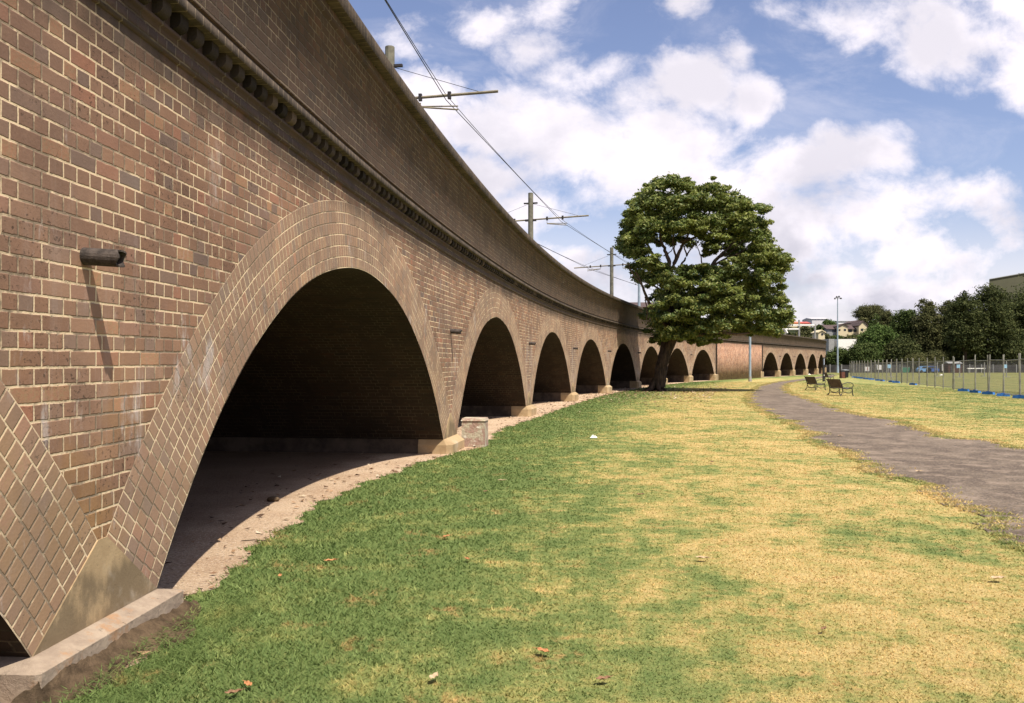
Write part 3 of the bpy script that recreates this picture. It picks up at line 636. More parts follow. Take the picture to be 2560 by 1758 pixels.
LB = [([(1668,700,.1),(1660,672,0),(1640,648,-.2),(1618,610,-.4),(1600,560,-.6)],.17,.04),([(1668,690,.1),(1672,655,0),(1660,620,.1),(1650,590,.2),(1655,530,.3)],.16,.04),
 ([(1672,690,.1),(1690,650,0),(1705,615,0),(1722,585,.3),(1740,520,.4)],.15,.03),([(1690,650,0),(1686,620,-.3),(1682,600,-.4),(1690,560,-.4)],.07,.03),
 ([(1700,665,0),(1716,640,-.2),(1708,612,-.3),(1702,590,-.3)],.07,.02),([(1770,700,-.6),(1782,662,-.3),(1800,640,0),(1822,618,.3),(1850,590,.4)],.15,.04),([(1782,665,-.3),(1812,648,-.4),(1850,632,-.2),(1880,610,0)],.08,.03),
 ([(1770,680,-.2),(1790,650,-.2),(1830,628,0),(1870,590,.2)],.07,.03),([(1800,662,-.4),(1840,648,-.4),(1880,640,-.4)],.05,.02),([(1640,648,-.2),(1622,628,-.3),(1600,606,-.4)],.06,.02),([(1650,610,0),(1634,600,0),(1622,580,0)],.05,.02),
 ([(1672,820,.1),(1640,790,-.4),(1616,740,-.8),(1604,710,-.9),(1590,680,-1)],.12,.05),([(1604,710,-.9),(1585,690,-1),(1570,660,-1)],.05,.03),([(1612,742,-.8),(1618,770,-.8),(1616,800,-.7)],.04,.03),([(1668,740,.1),(1640,718,-.4),(1612,705,-.7)],.08,.03),
 ([(1690,835,-.3),(1740,838,-.9),(1800,832,-1.4),(1850,836,-1.6),(1900,825,-1.6),(1930,815,-1.5)],.13,.04),([(1740,750,-.8),(1800,742,-1),(1860,730,-1),(1920,715,-.8)],.13,.04),([(1672,760,.1),(1650,800,.6),(1625,815,.9)],.09,.03),
 ([(1700,606,0),(1740,592,0),(1790,560,0),(1850,530,0),(1900,518,0)],.08,.03),([(1655,560,.2),(1640,500,.2),(1650,460,.1)],.07,.02),([(1740,520,.4),(1760,490,.3),(1765,465,.2)],.05,.02),([(1716,640,-.2),(1730,618,.1),(1750,600,.3)],.05,.02),
 ([(1660,640,0),(1678,628,.2),(1690,605,.3)],.04,.02),([(1755,670,-.5),(1752,640,-.4),(1742,612,-.3)],.05,.02),([(1618,612,-.4),(1590,590,-.5),(1565,575,-.5)],.05,.02)]
for pts, r0, r1 in LB:
    mb = MB(); Q, rr = limb(pts, r0, r1); mb.tube([q - tv for q in Q], rr, 7); mb.build('limb', M['limb'], tree, smooth=True)

# --- generic background trees: name,label,u range etc
def bgtree(u0, u1, vtop, Y, mat, label, zb=0., squash=1., leaf=.32, ncl=70, per=95, vis=.1, group='trees beyond the playing field', cat='tree', name='broadleaf_tree', trunk=True):
    w_ = (u1 - u0) * .07; u0 -= w_; u1 += w_
    k = Y / F; xc = ((u0 + u1) / 2 - CX) * k; rx = (u1 - u0) / 2 * k; zt = EYE + (HZ - vtop) * k; H_ = zt - zb
    root = empty(name, (xc, Y, zb), 0, label, cat, group)
    cl = []; lo = H_ * vis; cz = lo + (H_ - lo) * .45
    for i in range(ncl):
        while True:
            d = rng.standard_normal(3); d /= np.linalg.norm(d); 
            if d[2] > -.75: break
        q = .25 + .75 * rng.random() ** .5
        hz = (H_ - cz) if d[2] > 0 else (cz - lo)
        rr_ = (rx * .36) * (.6 + .7 * rng.random()); 
        xx = d[0] * q * max(rx - rr_ * .8, .3); yy_ = d[1] * q * max(rx * .8 - rr_ * .8, .3); z_ = cz + d[2] * q * max(hz - rr_ * .55, .3)
        cl.append((xx, yy_, z_, rr_))
    quadmesh('crown', leaves(np.array(cl), per, leaf, .7, .8, .6), mat, root)
    if trunk:
        mb = MB(); mb.tube([(0, 0, -.4), (.1, 0, H_ * .2), (rx * .05, 0, H_ * .5)], [max(.18, rx * .09), max(.14, rx * .07), .08], 8); mb.tube([(.1, 0, H_ * .2), (-rx * .3, 0, H_ * .5)], [max(.1, rx * .05), .05], 6); mb.tube([(.1, 0, H_ * .25), (rx * .35, -.5, H_ * .5)], [max(.1, rx * .05), .05], 6)
        mb.build('trunk', M['bark'], root)
    return root
M['leafD'] = leaf_mat('dark_fig_leaf', (.024, .034, .011), (.070, .082, .026), (.105, .112, .040), .2, .85, .12)
M['leafO'] = leaf_mat('olive_leaf', (.048, .056, .020), (.105, .107, .040), (.14, .135, .055), .25, .85, .12)
M['leafG'] = leaf_mat('bright_leaf', (.045, .082, .020), (.10, .145, .036), (.12, .165, .05), .3, .85, .12)
M['leafM'] = leaf_mat('mid_leaf', (.036, .058, .016), (.080, .108, .030), (.105, .13, .04), .25, .85, .12)
GT = 'trees beyond the playing field'
BT = [(2362,2462,728,190,'leafD','dark fig tree leaning against the left flank of the biggest one',.30),(2405,2540,690,192,'leafD','huge dark fig tree filling the right part of the skyline',.30),(2478,2660,693,198,'leafD','dark fig tree cut by the right edge of the photo',.34),
 (2335,2450,790,184,'leafD','lower dark tree between the two tallest dark figs and the rounded pair',.3),
 (2280,2356,740,200,'leafO','rounded olive tree top, left of the rounded pair',.3),(2334,2416,742,203,'leafO','rounded olive tree top, right of the rounded pair',.3),
 (2225,2305,764,205,'leafM','mid green tree behind and right of the bright green tree',.3),(2135,2215,758,335,'leafO','grey green spreading gum tree above the cream houses',.3),
 (2195,2240,773,240,'leafO','small brownish tree between the gum and the rounded trees',.25),
 (2140,2250,806,180,'leafG','bright green tree at the left end of the field',.34),(2210,2300,838,175,'leafD','dark low tree right of the bright green tree',.28),
 (2258,2320,878,172,'leafO','bushy olive shrub tree behind the fence signs',.22),(2310,2368,872,173,'leafO','second bushy olive shrub tree, nearer the brown shed',.22),
 (2066,2126,868,178,'leafM','leafy tree beside the end of the viaduct',.28),(2120,2200,852,174,'leafM','mid green low tree between the white building and the bright green tree',.26),(2112,2185,864,182,'leafD','dark leafy tree below the white building',.28),
 (2380,2470,840,178,'leafD','dark tree at the foot of the tallest fig, on its left',.3),(2460,2580,830,176,'leafD','dark tree at the foot of the tallest fig, on its right',.3)]
for (u0, u1, vt, Y, mt, lab, lf) in BT:
    if Y < 190: Y += 17
    hill = 18. if Y > 300 else 8. if Y > 230 else 0.
    bgtree(u0, u1, vt, Y, M[mt], lab, zb=hill, leaf=lf * .8, ncl=130, per=190, vis=.03)
# hillside behind
m_, t, b = newmat('wooded_hillside', .95, .1); p = t.pos(); c = t.mix(t.ss(t.noise(p, .12, 6, .7), .35, .65), (.028, .040, .014), (.085, .085, .04))
setc(t, b, c); bump(t, b, t.noise(p, .5, 6, .8), 1., 2.); M['hill'] = m_
xs = np.linspace(-60, 420, 90); ys = np.linspace(215, 900, 60); hx, hy = np.meshgrid(xs, ys, indexing='ij')
hz = 13.5 * (1 / (1 + np.exp(-(hy - 262) / 13))) * (1 / (1 + np.exp((hx - 190) / 25))) + .004 * (hy - 215) - .6 + 5 * (1 / (1 + np.exp(-(hy - 330) / 12)))
hz += .8 * np.sin(hx * .31) * np.sin(hy * .27)
mesh('hill', np.stack([hx, hy, hz], -1).reshape(-1, 3), np.stack([(np.arange(89)[:, None] * 60 + np.arange(59)[None]).ravel() + k for k in (0, 60, 61, 1)], -1), M['hill'], smooth=True)['kind'] = 'structure'
def hillz(x, y): return 13.5 / (1 + math.exp(-(y - 262) / 13)) / (1 + math.exp((x - 190) / 25)) + .004 * (y - 215) - .6 + 5 / (1 + math.exp(-(y - 330) / 12))
HB = [(2135,2180,786,325,'leafO'),(2172,2225,780,322,'leafM'),(1900,1965,818,262,'leafM'),(1960,1990,826,255,'leafD'),(1985,2030,812,275,'leafO'),(2025,2062,810,285,'leafM'),(2040,2075,826,262,'leafO'),(2050,2092,797,330,'leafG'),(2072,2110,832,262,'leafM'),(2105,2150,834,262,'leafO'),(2140,2190,826,262,'leafM'),(2185,2230,815,270,'leafO'),(2000,2035,838,248,'leafO'),(2035,2066,845,246,'leafM'),(1960,2000,842,246,'leafM'),(2090,2130,842,250,'leafO'),(2130,2175,842,250,'leafD')]
for i, (u0, u1, vt, Y, mt) in enumerate(HB):
    x_ = ((u0 + u1) / 2 - CX) / F * Y
    bgtree(u0, u1, vt, Y, M[mt], 'bushy tree on the hillside, number %d from the left along the slope' % (1 + sorted(HB, key=lambda q: q[0]).index((u0, u1, vt, Y, mt))), zb=max(0, hillz(x_, Y) - 1), leaf=.34, ncl=40, per=80, vis=.0, group='bushy trees on the hillside', name='bushy_tree', trunk=False)

# ------------------------------------------------------------ buildings far behind
M['cream'] = simple('cream_render', (.62, .52, .33), .85, .08); M['white'] = simple('white_wall', (.80, .78, .72), .8, .05)
M['rooft'] = simple('brown_roof', (.085, .058, .052), .85, .25, 1); M['roofr'] = simple('orange_roof', (.42, .14, .07), .85, .2, 1)
M['grey'] = simple('grey_metal', (.28, .28, .27), .6, .15); M['glass'] = simple('dark_window', (.03, .035, .045), .25, .2); M['olive'] = simple('olive_cladding', (.085, .082, .05), .8, .08, .2)
M['galv'] = simple('galvanised_steel', (.33, .32, .29), .5, .2, 5, metal=.3); M['bluegrey'] = simple('blue_grey_paint', (.27, .33, .38), .5, .1)
def hous(name, label, Y, u0, u1, v0, v1, wall, roof=None, vr=None, wins=(), dep=9, ridge='x', cat='house', base=None):
    k = Y / F; x0, x1 = (u0 - CX) * k, (u1 - CX) * k; z0, z1 = EYE + (HZ - v1) * k, EYE + (HZ - v0) * k; xc = (x0 + x1) / 2; W = x1 - x0
    root = empty(name, (xc, Y, z0), 0, label, cat); b0 = -(z0 - (base if base is not None else z0 - 3)); H_ = z1 - z0
    if ridge == 'gable' and vr:
        zr = EYE + (HZ - vr) * k - z0; MB().prism([(-W / 2, 0, b0), (W / 2, 0, b0), (W / 2, 0, H_), (0, 0, zr), (-W / 2, 0, H_)], (0, dep, 0)).build('wall', wall, root)
        for sg in (-1, 1):
            MB().prism([(0, -.3, zr + .05), (sg * (W / 2 + .3), -.3, H_ - .1), (sg * (W / 2 + .3), -.3, H_ + .15), (0, -.3, zr + .3)], (0, dep + .6, 0)).build('roof', roof, root)
    else:
        MB().box((0, dep / 2, (H_ + b0) / 2), (W, dep, H_ - b0)).build('wall', wall, root)
        if vr:
            zr = EYE + (HZ - vr) * k - z0; MB().prism([(-W / 2 - .3, -.4, H_), (-W / 2 - .3, dep / 2, zr), (-W / 2 - .3, dep + .4, H_)], (W + .6, 0, 0)).build('roof', roof, root)
    for (a_, b_, c_, d_) in wins:
        xa, xb = (a_ - CX) * k - xc, (b_ - CX) * k - xc; za, zb_ = EYE + (HZ - d_) * k - z0, EYE + (HZ - c_) * k - z0
        MB().box(((xa + xb) / 2, -.03, (za + zb_) / 2), (xb - xa, .1, zb_ - za)).build('window', M['glass'], root)
    return root
hous('terrace_house', 'cream gabled house half hidden by the tall floodlight pole', 290, 2096, 2119, 816.5, 829, M['cream'], M['rooft'], 811.5, [(2097,2101,823,827),(2109.5,2115,822.5,827)], ridge='gable')
hous('terrace_house', 'dark roofed house at the left end of the hillside row, with a grey gable', 292, 2068, 2096, 823, 831, M['grey'], M['rooft'], 811, [(2080,2092,824,830)])
hous('terrace_house', 'dark roofed house in the middle of the hillside row', 292, 2119, 2148, 823, 832, M['cream'], M['rooft'], 811, [(2121,2130,824,830),(2134,2146,824,830)])
hous('terrace_house', 'cream gabled house at the right end of the hillside row', 290, 2147, 2168, 815, 832, M['cream'], M['rooft'], 804, [(2152,2158,822,827)], ridge='gable')
hous('terrace_house', 'cream gabled house rising behind the hillside row', 306, 2132, 2160, 808, 820, M['cream'], M['rooft'], 802.5, [], ridge='gable')
hous('low_building', 'long white low building among the trees below the houses', 215, 2095, 2142, 848, 862, M['white'], None, None, [], 8, cat='building')
hous('low_building', 'small pale grey building left of the long white one', 216, 2072, 2086, 847.5, 856, M['grey'], None, None, [], 6, cat='building')
hous('stadium_building', 'broad pale grey building with a stepped roof on the skyline', 420, 2030, 2072, 797, 812, simple('pale_cladding', (.55, .53, .52), .8, .08), simple('pale_roof', (.62, .60, .60), .7, .05), 793, [], 14, cat='building')
hous('warehouse', 'white flat roofed building behind the cream houses', 400, 2096, 2138, 803, 812, M['white'], M['white'], 801, [], 14, cat='building')
hous('red_roof_house', 'long house with an orange red roof above the end of the viaduct', 380, 1970, 2003, 809, 816, M['cream'], M['roofr'], 803, [], 10)
hous('red_roof_house', 'second house with a deeper red roof beside the pale skyline building', 384, 2003, 2026, 809, 816, M['cream'], simple('red_roof', (.36, .075, .06), .85, .2), 803, [], 10)
hous('cottage', 'small cream cottage showing just over the end of the viaduct', 240, 2046, 2062, 832, 842, M['cream'], M['cream'], 827, [(2053,2058,834,838)], 5, ridge='gable')
hous('brick_house', 'orange brick house with a dark roof showing over the parapet left of the tree', 110, 1588, 1640, 768, 790, simple('orange_brick', (.40, .17, .09), .9, .15), M['rooft'], 751, [], 7)
Y = 240; k = Y / F
r = empty('olive_building', ((2560 - CX) * k, Y, 0), 0, 'tall flat olive green building wall rising behind the biggest dark fig tree', 'building')
MB().prism([(-87 * k, 0, 0), (90 * k, 0, 0), (90 * k, 0, EYE + (HZ - 668) * k), (-87 * k, 0, EYE + (HZ - 699) * k)], (14, 25, 0)).build('wall', M['olive'], r)
MB().prism([(-88 * k, -.3, EYE + (HZ - 699) * k), (90 * k, -.3, EYE + (HZ - 668) * k), (90 * k, -.3, EYE + (HZ - 666) * k), (-88 * k, -.3, EYE + (HZ - 697.6) * k)], (14.3, 25.6, 0)).build('roof_edge', M['grey'], r)
# boundary wall across the far side of the field
Y = 188; k = Y / F; x0, x1 = (2060 - CX) * k, (2700 - CX) * k
r = empty('boundary_fence', ((x0 + x1) / 2, Y, 0), 0, 'long low dark grey boundary fence at the far side of the field', 'fence')
M['dark'] = simple('dark_weathered_panel', (.045, .042, .042), .9, .5, .6)
MB().box((0, 0, .83), (x1 - x0, .12, 1.75)).build('panel', M['dark'], r)
for i in range(22): MB().box((-(x1 - x0) / 2 + (i + .5) * (x1 - x0) / 22, -.1, .9), (.14, .14, 1.9)).build('post', M['grey'], r)

# ------------------------------------------------------------ overhead line: poles, arms, wires
M['pole'] = simple('weathered_pole', (.15, .14, .105), .8, .3, 4); M['arm'] = simple('arm_tube', (.22, .19, .13), .6, .2, 6)
M['wire'] = simple('black_wire', (.02, .02, .022), .5, .1); M['insul'] = simple('dark_fitting', (.035, .03, .03), .5, .2)
def yaw(s): return -float(np.interp(s, S, thv))
def catpole(s, ztop, zarm, label, arm=True, both=True, mat=None, r0=.15):
    p = P3(s, -3.6, np.float64(4.4)); root = empty('catenary_pole', p, yaw(s), label, 'pole', 'overhead line poles on the viaduct'); zb = p[2]
    mb = MB(); mb.tube([(0, 0, 0), (0, 0, 1.5), (0, 0, 1.9), (0, 0, ztop - zb)], [r0 * 1.35, r0 * 1.3, r0, r0 * .9], 10); mb.build('post', mat or M['pole'], root)
    if arm:
        z = zarm - zb; mb = MB(); mb.tube([(-3.1 if both else -.3, 0, z - .06), (3.15, 0, z + .12)], .042, 8); mb.build('arm', M['arm'], root)
        mb = MB(); mb.tube([(0, 0, ztop - zb - .55), (2.6, 0, z + .14)], .008, 4); 
        if both: mb.tube([(0, 0, ztop - zb - .55), (-2.6, 0, z - .0)], .008, 4)
        mb.build('stay_wire', M['wire'], root)
        MB().box((0, 0, ztop - zb - .55), (.75, .10, .07)).build('clamp', M['insul'], root); MB().box((0, 0, z), (.6, .14, .10)).build('clamp', M['insul'], root)
        for sg in ((1, -1) if both else (1,)):
            mb = MB(); mb.tube([(sg * .9, 0, z - .10), (sg * .9, 0, z - .22), (sg * 2.0, .0, z - .34)], .024, 6); mb.tube([(sg * .9, 0, z - .2), (sg * 2.0, .0, z - .24)], .02, 6); mb.build('registration_arm', M['arm'], root)
            for q in (.9, 1.75):
                mb = MB(); mb.box((sg * q, 0, z + .04 + .02 * q * sg), (.09, .1, .2)); mb.build('insulator', M['insul'], root)
    return root
catpole(22.2, 10.7, 9.15, 'nearest overhead line pole, its top just above the parapet near the top of the photo')
catpole(43.9, 10.85, 9.38, 'second overhead line pole with a full cross arm')
catpole(66.7, 10.95, 9.5, 'third overhead line pole, left of the big tree', both=True)
p = P3(77.8, -4., np.float64(4.4)); r = empty('lamp_pole', p, 0, 'blue grey pole just left of the big tree crown', 'pole'); MB().tube([(0, 0, 0), (0, 0, 3.), (0, 0, 5.2)], [.17, .12, .10], 10).build('post', M['bluegrey'], r)
MB().tube([(0, 0, 5.1), (.6, -.2, 5.5), (1.5, -.5, 5.55)], [.05, .045, .04], 6).build('bracket', M['bluegrey'], r); MB().box((1.8, -.6, 5.52), (.7, .28, .14), -.3).build('lamp_head', M['grey'], r)
catpole(132, EYE + (HZ - 767) * 128 / F, 0, 'distant overhead line pole touching the right side of the big tree', arm=False, r0=.13)
catpole(141, EYE + (HZ - 784) * 137 / F, EYE + (HZ - 789) * 137 / F, 'distant overhead line pole with a thin cross arm above the end of the viaduct', r0=.12)
def wire(off, sp, name_label, z0=9.22, sag=.0, r=.012, twin=None):
    pts = []
    for (s0, z0), (s1, z1) in zip(sp[:-1], sp[1:]):
        for i in range(8): k = i / 8; p0, p1 = P3(s0, off, np.float64(z0), g=False), P3(s1, off, np.float64(z1), g=False); q = p0 + (p1 - p0) * k; q[2] -= sag * 4 * k * (1 - k); pts.append(q)
    pts.append(P3(sp[-1][0], off, np.float64(sp[-1][1]), g=False)); o0 = pts[0]
    mb = MB(); mb.tube([Vector(p) - Vector(o0) for p in pts], r, 5)
    if twin:
        mb.tube([Vector(p) - Vector(o0) + Vector((.0, 0, twin * (4 * ((i % 8) / 8 - .5) ** 2 + .12))) for i, p in enumerate(pts)], r * .8, 5)
    o = mb.build('overhead_wire', M['wire'], loc=o0); tag(o, name_label, 'wire', 'overhead wires above the viaduct')
wire(-2.0, [(-20, 9.2), (.5, 9.15), (22.4, 9.17), (44.3, 9.3), (67, 9.42), (88, 9.5), (108, 9.5), (132, 9.5), (150, 9.6)], 'overhead wire of the nearer track, running down from the top of the photo', sag=.0, r=.012, twin=.13)
wire(-5.3, [(.5, 9.0), (22.2, 9.0), (43.9, 9.15), (66.7, 9.25), (88, 9.3), (108, 9.3), (150, 9.5)], 'overhead wire of the farther track, appearing low behind the parapet', r=.015, twin=.12)
# steel frame over the far viaduct
Y = 150; k = Y / F
r = empty('steel_frame', ((1998 - CX) * k, Y, 4.3), 0, 'pale open steel frame standing behind the parapet at the far end of the viaduct', 'steel frame'); ox, oz = (1998 - CX) * k, 4.3
mbp = lambda u, v: ((u - CX) * k - ox, 0, EYE + (HZ - v) * k - oz)
for u, v in ((1997.7, 800), (2037.5, 811), (1962, 813)): MB().tube([(mbp(u, v)[0], 0, 0), mbp(u, v)], .16, 6).build('post', M['galv'], r)
MB().tube([mbp(1940, 813.6), mbp(2037.5, 813.6)], .15, 6).build('beam', M['white'], r); MB().tube([mbp(1940, 823.4), mbp(1997.7, 823.4)], .15, 6).build('beam', M['white'], r)
MB().tube([mbp(1959, 815), mbp(1963, 824), mbp(1967.5, 833)], .2, 6).build('brace', M['white'], r)

# ------------------------------------------------------------ lamp posts and floodlight
x_, y_ = gp(1875, 954); r = empty('lamp_post', (x_, y_, 0), 0, 'thick grey blue lamp post below the right side of the big tree crown', 'lamp post')
MB().tube([(0, 0, 0), (0, 0, .5)], .17, 12).build('base', M['galv'], r); MB().tube([(0, 0, .5), (0, 0, 4.5), (0, 0, 7.5)], [.125, .115, .09], 12).build('post', M['bluegrey'], r)
MB().tube([(0, 0, 7.4), (.5, -.1, 7.8), (1.3, -.2, 7.85)], .045, 6).build('bracket', M['bluegrey'], r); MB().box((1.6, -.25, 7.82), (.6, .25, .13)).build('lamp_head', M['grey'], r)
Y = 186; x_ = (2094 - CX) / F * Y; r = empty('floodlight_mast', (x_, Y, 0), 0, 'very tall thin floodlight mast beyond the end of the viaduct', 'floodlight')
zt = EYE + (HZ - 744) * Y / F; MB().tube([(0, 0, 0), (0, 0, 1.5), (0, 0, zt)], [.30, .2, .09], 10).build('mast', M['bluegrey'], r)
MB().box((0, 0, zt - .1), (1.3, .3, .12)).build('crossbar', M['grey'], r)
for dx, dz in ((-.65, -.25), (-.25, .15), (.25, .2), (.65, -.2)): MB().box((dx, -.15, zt + dz), (.36, .4, .3), dx * .4, .6).build('lamp_head', M['insul'], r)

# ------------------------------------------------------------ benches
M['iron'] = simple('cast_iron', (.016, .015, .014), .5, .2, 8, spec=.5); M['slat'] = simple('brown_slats', (.10, .066, .045), .8, .25, 8); M['slatg'] = simple('pale_seat_slats', (.26, .24, .225), .7, .2, 8)
def make_bench(loc, rz, label):
    """local +x is where the sitter looks, y along the bench"""
    r = empty('park_bench', loc, rz, label, 'bench', 'cast iron park benches'); Wd = 1.2
    for sy in (-1, 1):
        y = sy * Wd / 2; fr = empty_part = MB()
        fr.tube([(-.36, y, 0), (-.27, y, .10), (-.22, y, .25), (-.22, y, .40), (-.29, y, .62), (-.37, y, .82), (-.44, y, .86)], [.03, .026, .026, .028, .026, .022, .02], 7)      # rear leg and back upright
        fr.tube([(.40, y, 0), (.36, y, .04), (.33, y, .14), (.34, y, .28), (.30, y, .40), (.16, y, .42)], [.035, .028, .024, .026, .03, .026], 7)
        fr.tube([(-.24, y, .40), (0, y, .36), (.2, y, .38), (.33, y, .42)], .024, 7)
        fr.tube([(-.28, y, .58), (-.14, y, .64), (.05, y, .69), (.24, y, .68), (.36, y, .62), (.385, y, .53), (.34, y, .48), (.30, y, .42)], .02, 7)   # arm loop
        fr.tube([(-.22, y, .32), (-.14, y, .20), (0, y, .14), (.16, y, .14), (.27, y, .22), (.33, y, .28)], .013, 6)
        fr.tube([(-.24, y, .15), (-.08, y, .19), (.1, y, .15), (.33, y, .16)], .012, 6)
        fr.build('side_frame', M['iron'], r, smooth=True)
    m1 = MB()
    for i in range(9):
        k = i / 8; x = -.215 - .19 * k ** 1.3 + .03; z = .42 + .42 * k; m1.box((x, 0, z), (.022, Wd - .03, .050), 0)
    m1.build('backrest', M['slat'], r)
    m2 = MB()
    for i in range(8):
        k = i / 7; m2.box((-.18 + .48 * k, 0, .415 - .035 * math.sin(k * 3.1)), (.052, Wd - .03, .02))
    m2.build('seat', M['slatg'], r)
    m3 = MB(); m3.tube([(-.25, -Wd / 2, .17), (-.24, 0, .13), (-.25, Wd / 2, .17)], .014, 6); m3.build('stretcher', M['iron'], r); return r
x_, y_ = gp(2100, 989); x2, y2 = gp(2038, 975.5); x3, y3 = gp(2072, 952.5)
b1 = make_bench((x_, y_, 0), .19, 'nearest iron and slat park bench, seen from behind on the grass right of the path')
copy_thing(b1, (x2, y2, 0), .17, 'iron and slat park bench left of and slightly behind the nearest one')
copy_thing(b1, (x3, y3, 0), -.1, 'farthest park bench, just behind the black sign post')
# black totem post
x_, y_ = gp(2059, 954); r = empty('sign_post', (x_, y_, 0), .3, 'slim black square sign post beside the far bench', 'sign post')
MB().box((0, 0, 1.18), (.17, .15, 2.36)).build('post', M['iron'], r); MB().box((-.0, -.082, 1.95), (.05, .012, .60)).build('sign_strip', simple('pale_blue_strip', (.45, .52, .62), .6, .1), r); MB().box((0, -.082, .62), (.06, .012, .1)).build('sticker', M['white'], r)
# bins
M['binb'] = simple('black_plastic', (.014, .014, .015), .4, .2); M['binr'] = simple('brown_timber_panel', (.12, .045, .03), .8, .25, 6); M['binl'] = simple('grey_lid', (.30, .32, .33), .4, .1)
x_, y_ = gp(2113, 945); r = empty('wheelie_bin', (x_, y_, 0), .2, 'black wheelie bin with a grey lid at the end of the fence', 'bin')
mb = MB(); mb.box((0, 0, .5), (.52, .6, .9), 0, 1.12); mb.build('body', M['binb'], r); mb = MB(); mb.prism([(-.32, -.36, .95), (.32, -.36, .95), (.32, .36, 1.0), (-.32, .36, 1.0)], (0, 0, .06)); mb.build('lid', M['binl'], r)
for sx in (-1, 1): MB().tube([(sx * .26, .3, .1), (sx * .32, .3, .1)], .1, 10).build('wheel', M['iron'], r)
x_, y_ = gp(2106, 946); r = empty('litter_bin', (x_, y_, 0), .1, 'brown panelled litter bin with a black hood beside the wheelie bin', 'bin')
MB().box((0, 0, .42), (.52, .5, .8)).build('body', M['binr'], r); MB().box((0, 0, .9), (.58, .56, .16), 0, .8).build('hood', M['binb'], r)
for sx in (-1, 1): MB().box((sx * .27, -.26, .45), (.05, .05, .9)).build('corner_post', M['binb'], r)

# ------------------------------------------------------------ temporary fence: one thing per panel and per foot
M['fpost'] = simple('dull_steel', (.27, .26, .22), .55, .3, 3, metal=.2); M['fmesh'] = simple('thin_wire', (.20, .20, .195), .6, .15); M['blue'] = simple('blue_plastic', (.03, .14, .40), .5, .15, 4)
SL = .286; nrm = math.sqrt(1 + SL * SL); PWD = 2.93
def fpt(d): return (12.57 + SL * (41.06 + d / nrm), 41.06 + d / nrm)
fa = math.atan2(1, SL)
ordn = ['first', 'second', 'third', 'fourth', 'fifth', 'sixth', 'seventh', 'eighth', 'ninth', 'tenth', 'eleventh', 'twelfth', 'thirteenth', 'fourteenth', 'fifteenth', 'sixteenth', 'seventeenth', 'eighteenth', 'nineteenth', 'twentieth', 'twenty-first', 'twenty-second', 'twenty-third', 'twenty-fourth', 'twenty-fifth', 'twenty-sixth', 'twenty-seventh', 'twenty-eighth']
fp0 = None; ff0 = None
for i in range(28):
    d = -PWD + i * PWD; x_, y_ = fpt(d); lab = 'steel mesh fence panel, %s from the right edge of the photo' % ordn[i]
    if i == 0: lab = 'steel mesh fence panel cut by the right edge of the photo'
    tilt = random.gauss(0, .012)
    if fp0 is None:
        fp0 = empty('temporary_fence', (x_, y_, 0), fa, lab, 'fence panel', 'temporary fence panels round the field')
        for q in (.03, PWD - .05): MB().tube([(q, 0, .02), (q, 0, 2.16)], .028, 6).build('post', M['fpost'], fp0)
        for z in (.16, 1.86): MB().tube([(.03, 0, z), (PWD - .05, 0, z)], .021, 6).build('rail', M['fpost'], fp0)
        m1 = MB()
        for k in range(1, 36): q = .03 + k * (PWD - .08) / 36; m1.tube([(q, .0, .16), (q, .0, 1.86)], .0028, 3, False)
        for k in range(1, 12): q = .16 + k * 1.7 / 12; m1.tube([(.03, .0, q), (PWD - .05, .0, q)], .0028, 3, False)
        m1.build('mesh_infill', M['fmesh'], fp0); pn = fp0
    else: pn = copy_thing(fp0, (x_, y_, random.gauss(0, .015)), fa + random.gauss(0, .012), lab)
    pn.rotation_euler[0] = tilt; pn.rotation_euler[1] = random.gauss(0, .008)
    if i in (0, 1, 2, 3, 4, 5, 11, 14, 15, 17, 18, 20, 21, 22, 23, 24, 25, 26):
        lab = 'blue fence foot block, standing under the %s fence panel from the right' % ordn[i]
        if ff0 is None:
            ff0 = empty('fence_weight', (x_, y_, 0), fa + 1.2, lab, 'fence foot', 'blue feet of the temporary fence')
            MB().box((0, 0, .07), (.62, .24, .14), 0, .9).build('block', M['blue'], ff0); MB().box((0, 0, .15), (.18, .14, .04)).build('socket', M['blue'], ff0)
        else: copy_thing(ff0, (x_, y_, 0), fa + random.uniform(.2, 1.4), lab)
    if i in (1,):
        pass
# signs hung on the fence
M['signw'] = simple('white_sign', (.72, .70, .68), .6, .05); M['signb'] = simple('pale_blue_sign', (.30, .52, .68), .6, .08); M['signr'] = simple('red_mark', (.35, .05, .06), .6, .1)
def fsign(u, v, wp, hp, Y, mat, label, mark=None):
    k = Y / F; w_, h_ = wp * k, hp * k
    r = empty('sign', ((u - CX) * k, Y, EYE + (HZ - v) * k), 0, label, 'sign', 'signs round the playing field'); MB().box((0, 0, 0), (w_, .03, h_)).build('board', mat, r)
    if mark: MB().box((w_ * .08, -.022, 0), (w_ * .22, .012, h_ * .55)).build('mark', mark, r)
fsign(2361, 919, 12, 17, 187.5, M['signw'], 'tall white sign on the far boundary fence, rightmost of the white ones')
fsign(2168, 922.5, 11, 11, 187.5, M['signw'], 'white sign with a dark red mark on the far boundary fence, leftmost of the signs', M['signr'])
fsign(2198, 918.5, 11.5, 12, 187.5, M['signw'], 'plain white sign on the far boundary fence, between the marked sign and a blue one')
for u, lab in ((2223, 'small pale blue sign on a field post, leftmost of the blue ones'), (2396, 'small pale blue sign on a field post, middle of the blue ones'), (2513, 'small pale blue sign on a field post, rightmost of the blue ones')): fsign(u, 916, 8.5, 8.5, 115.8, M['signb'], lab)
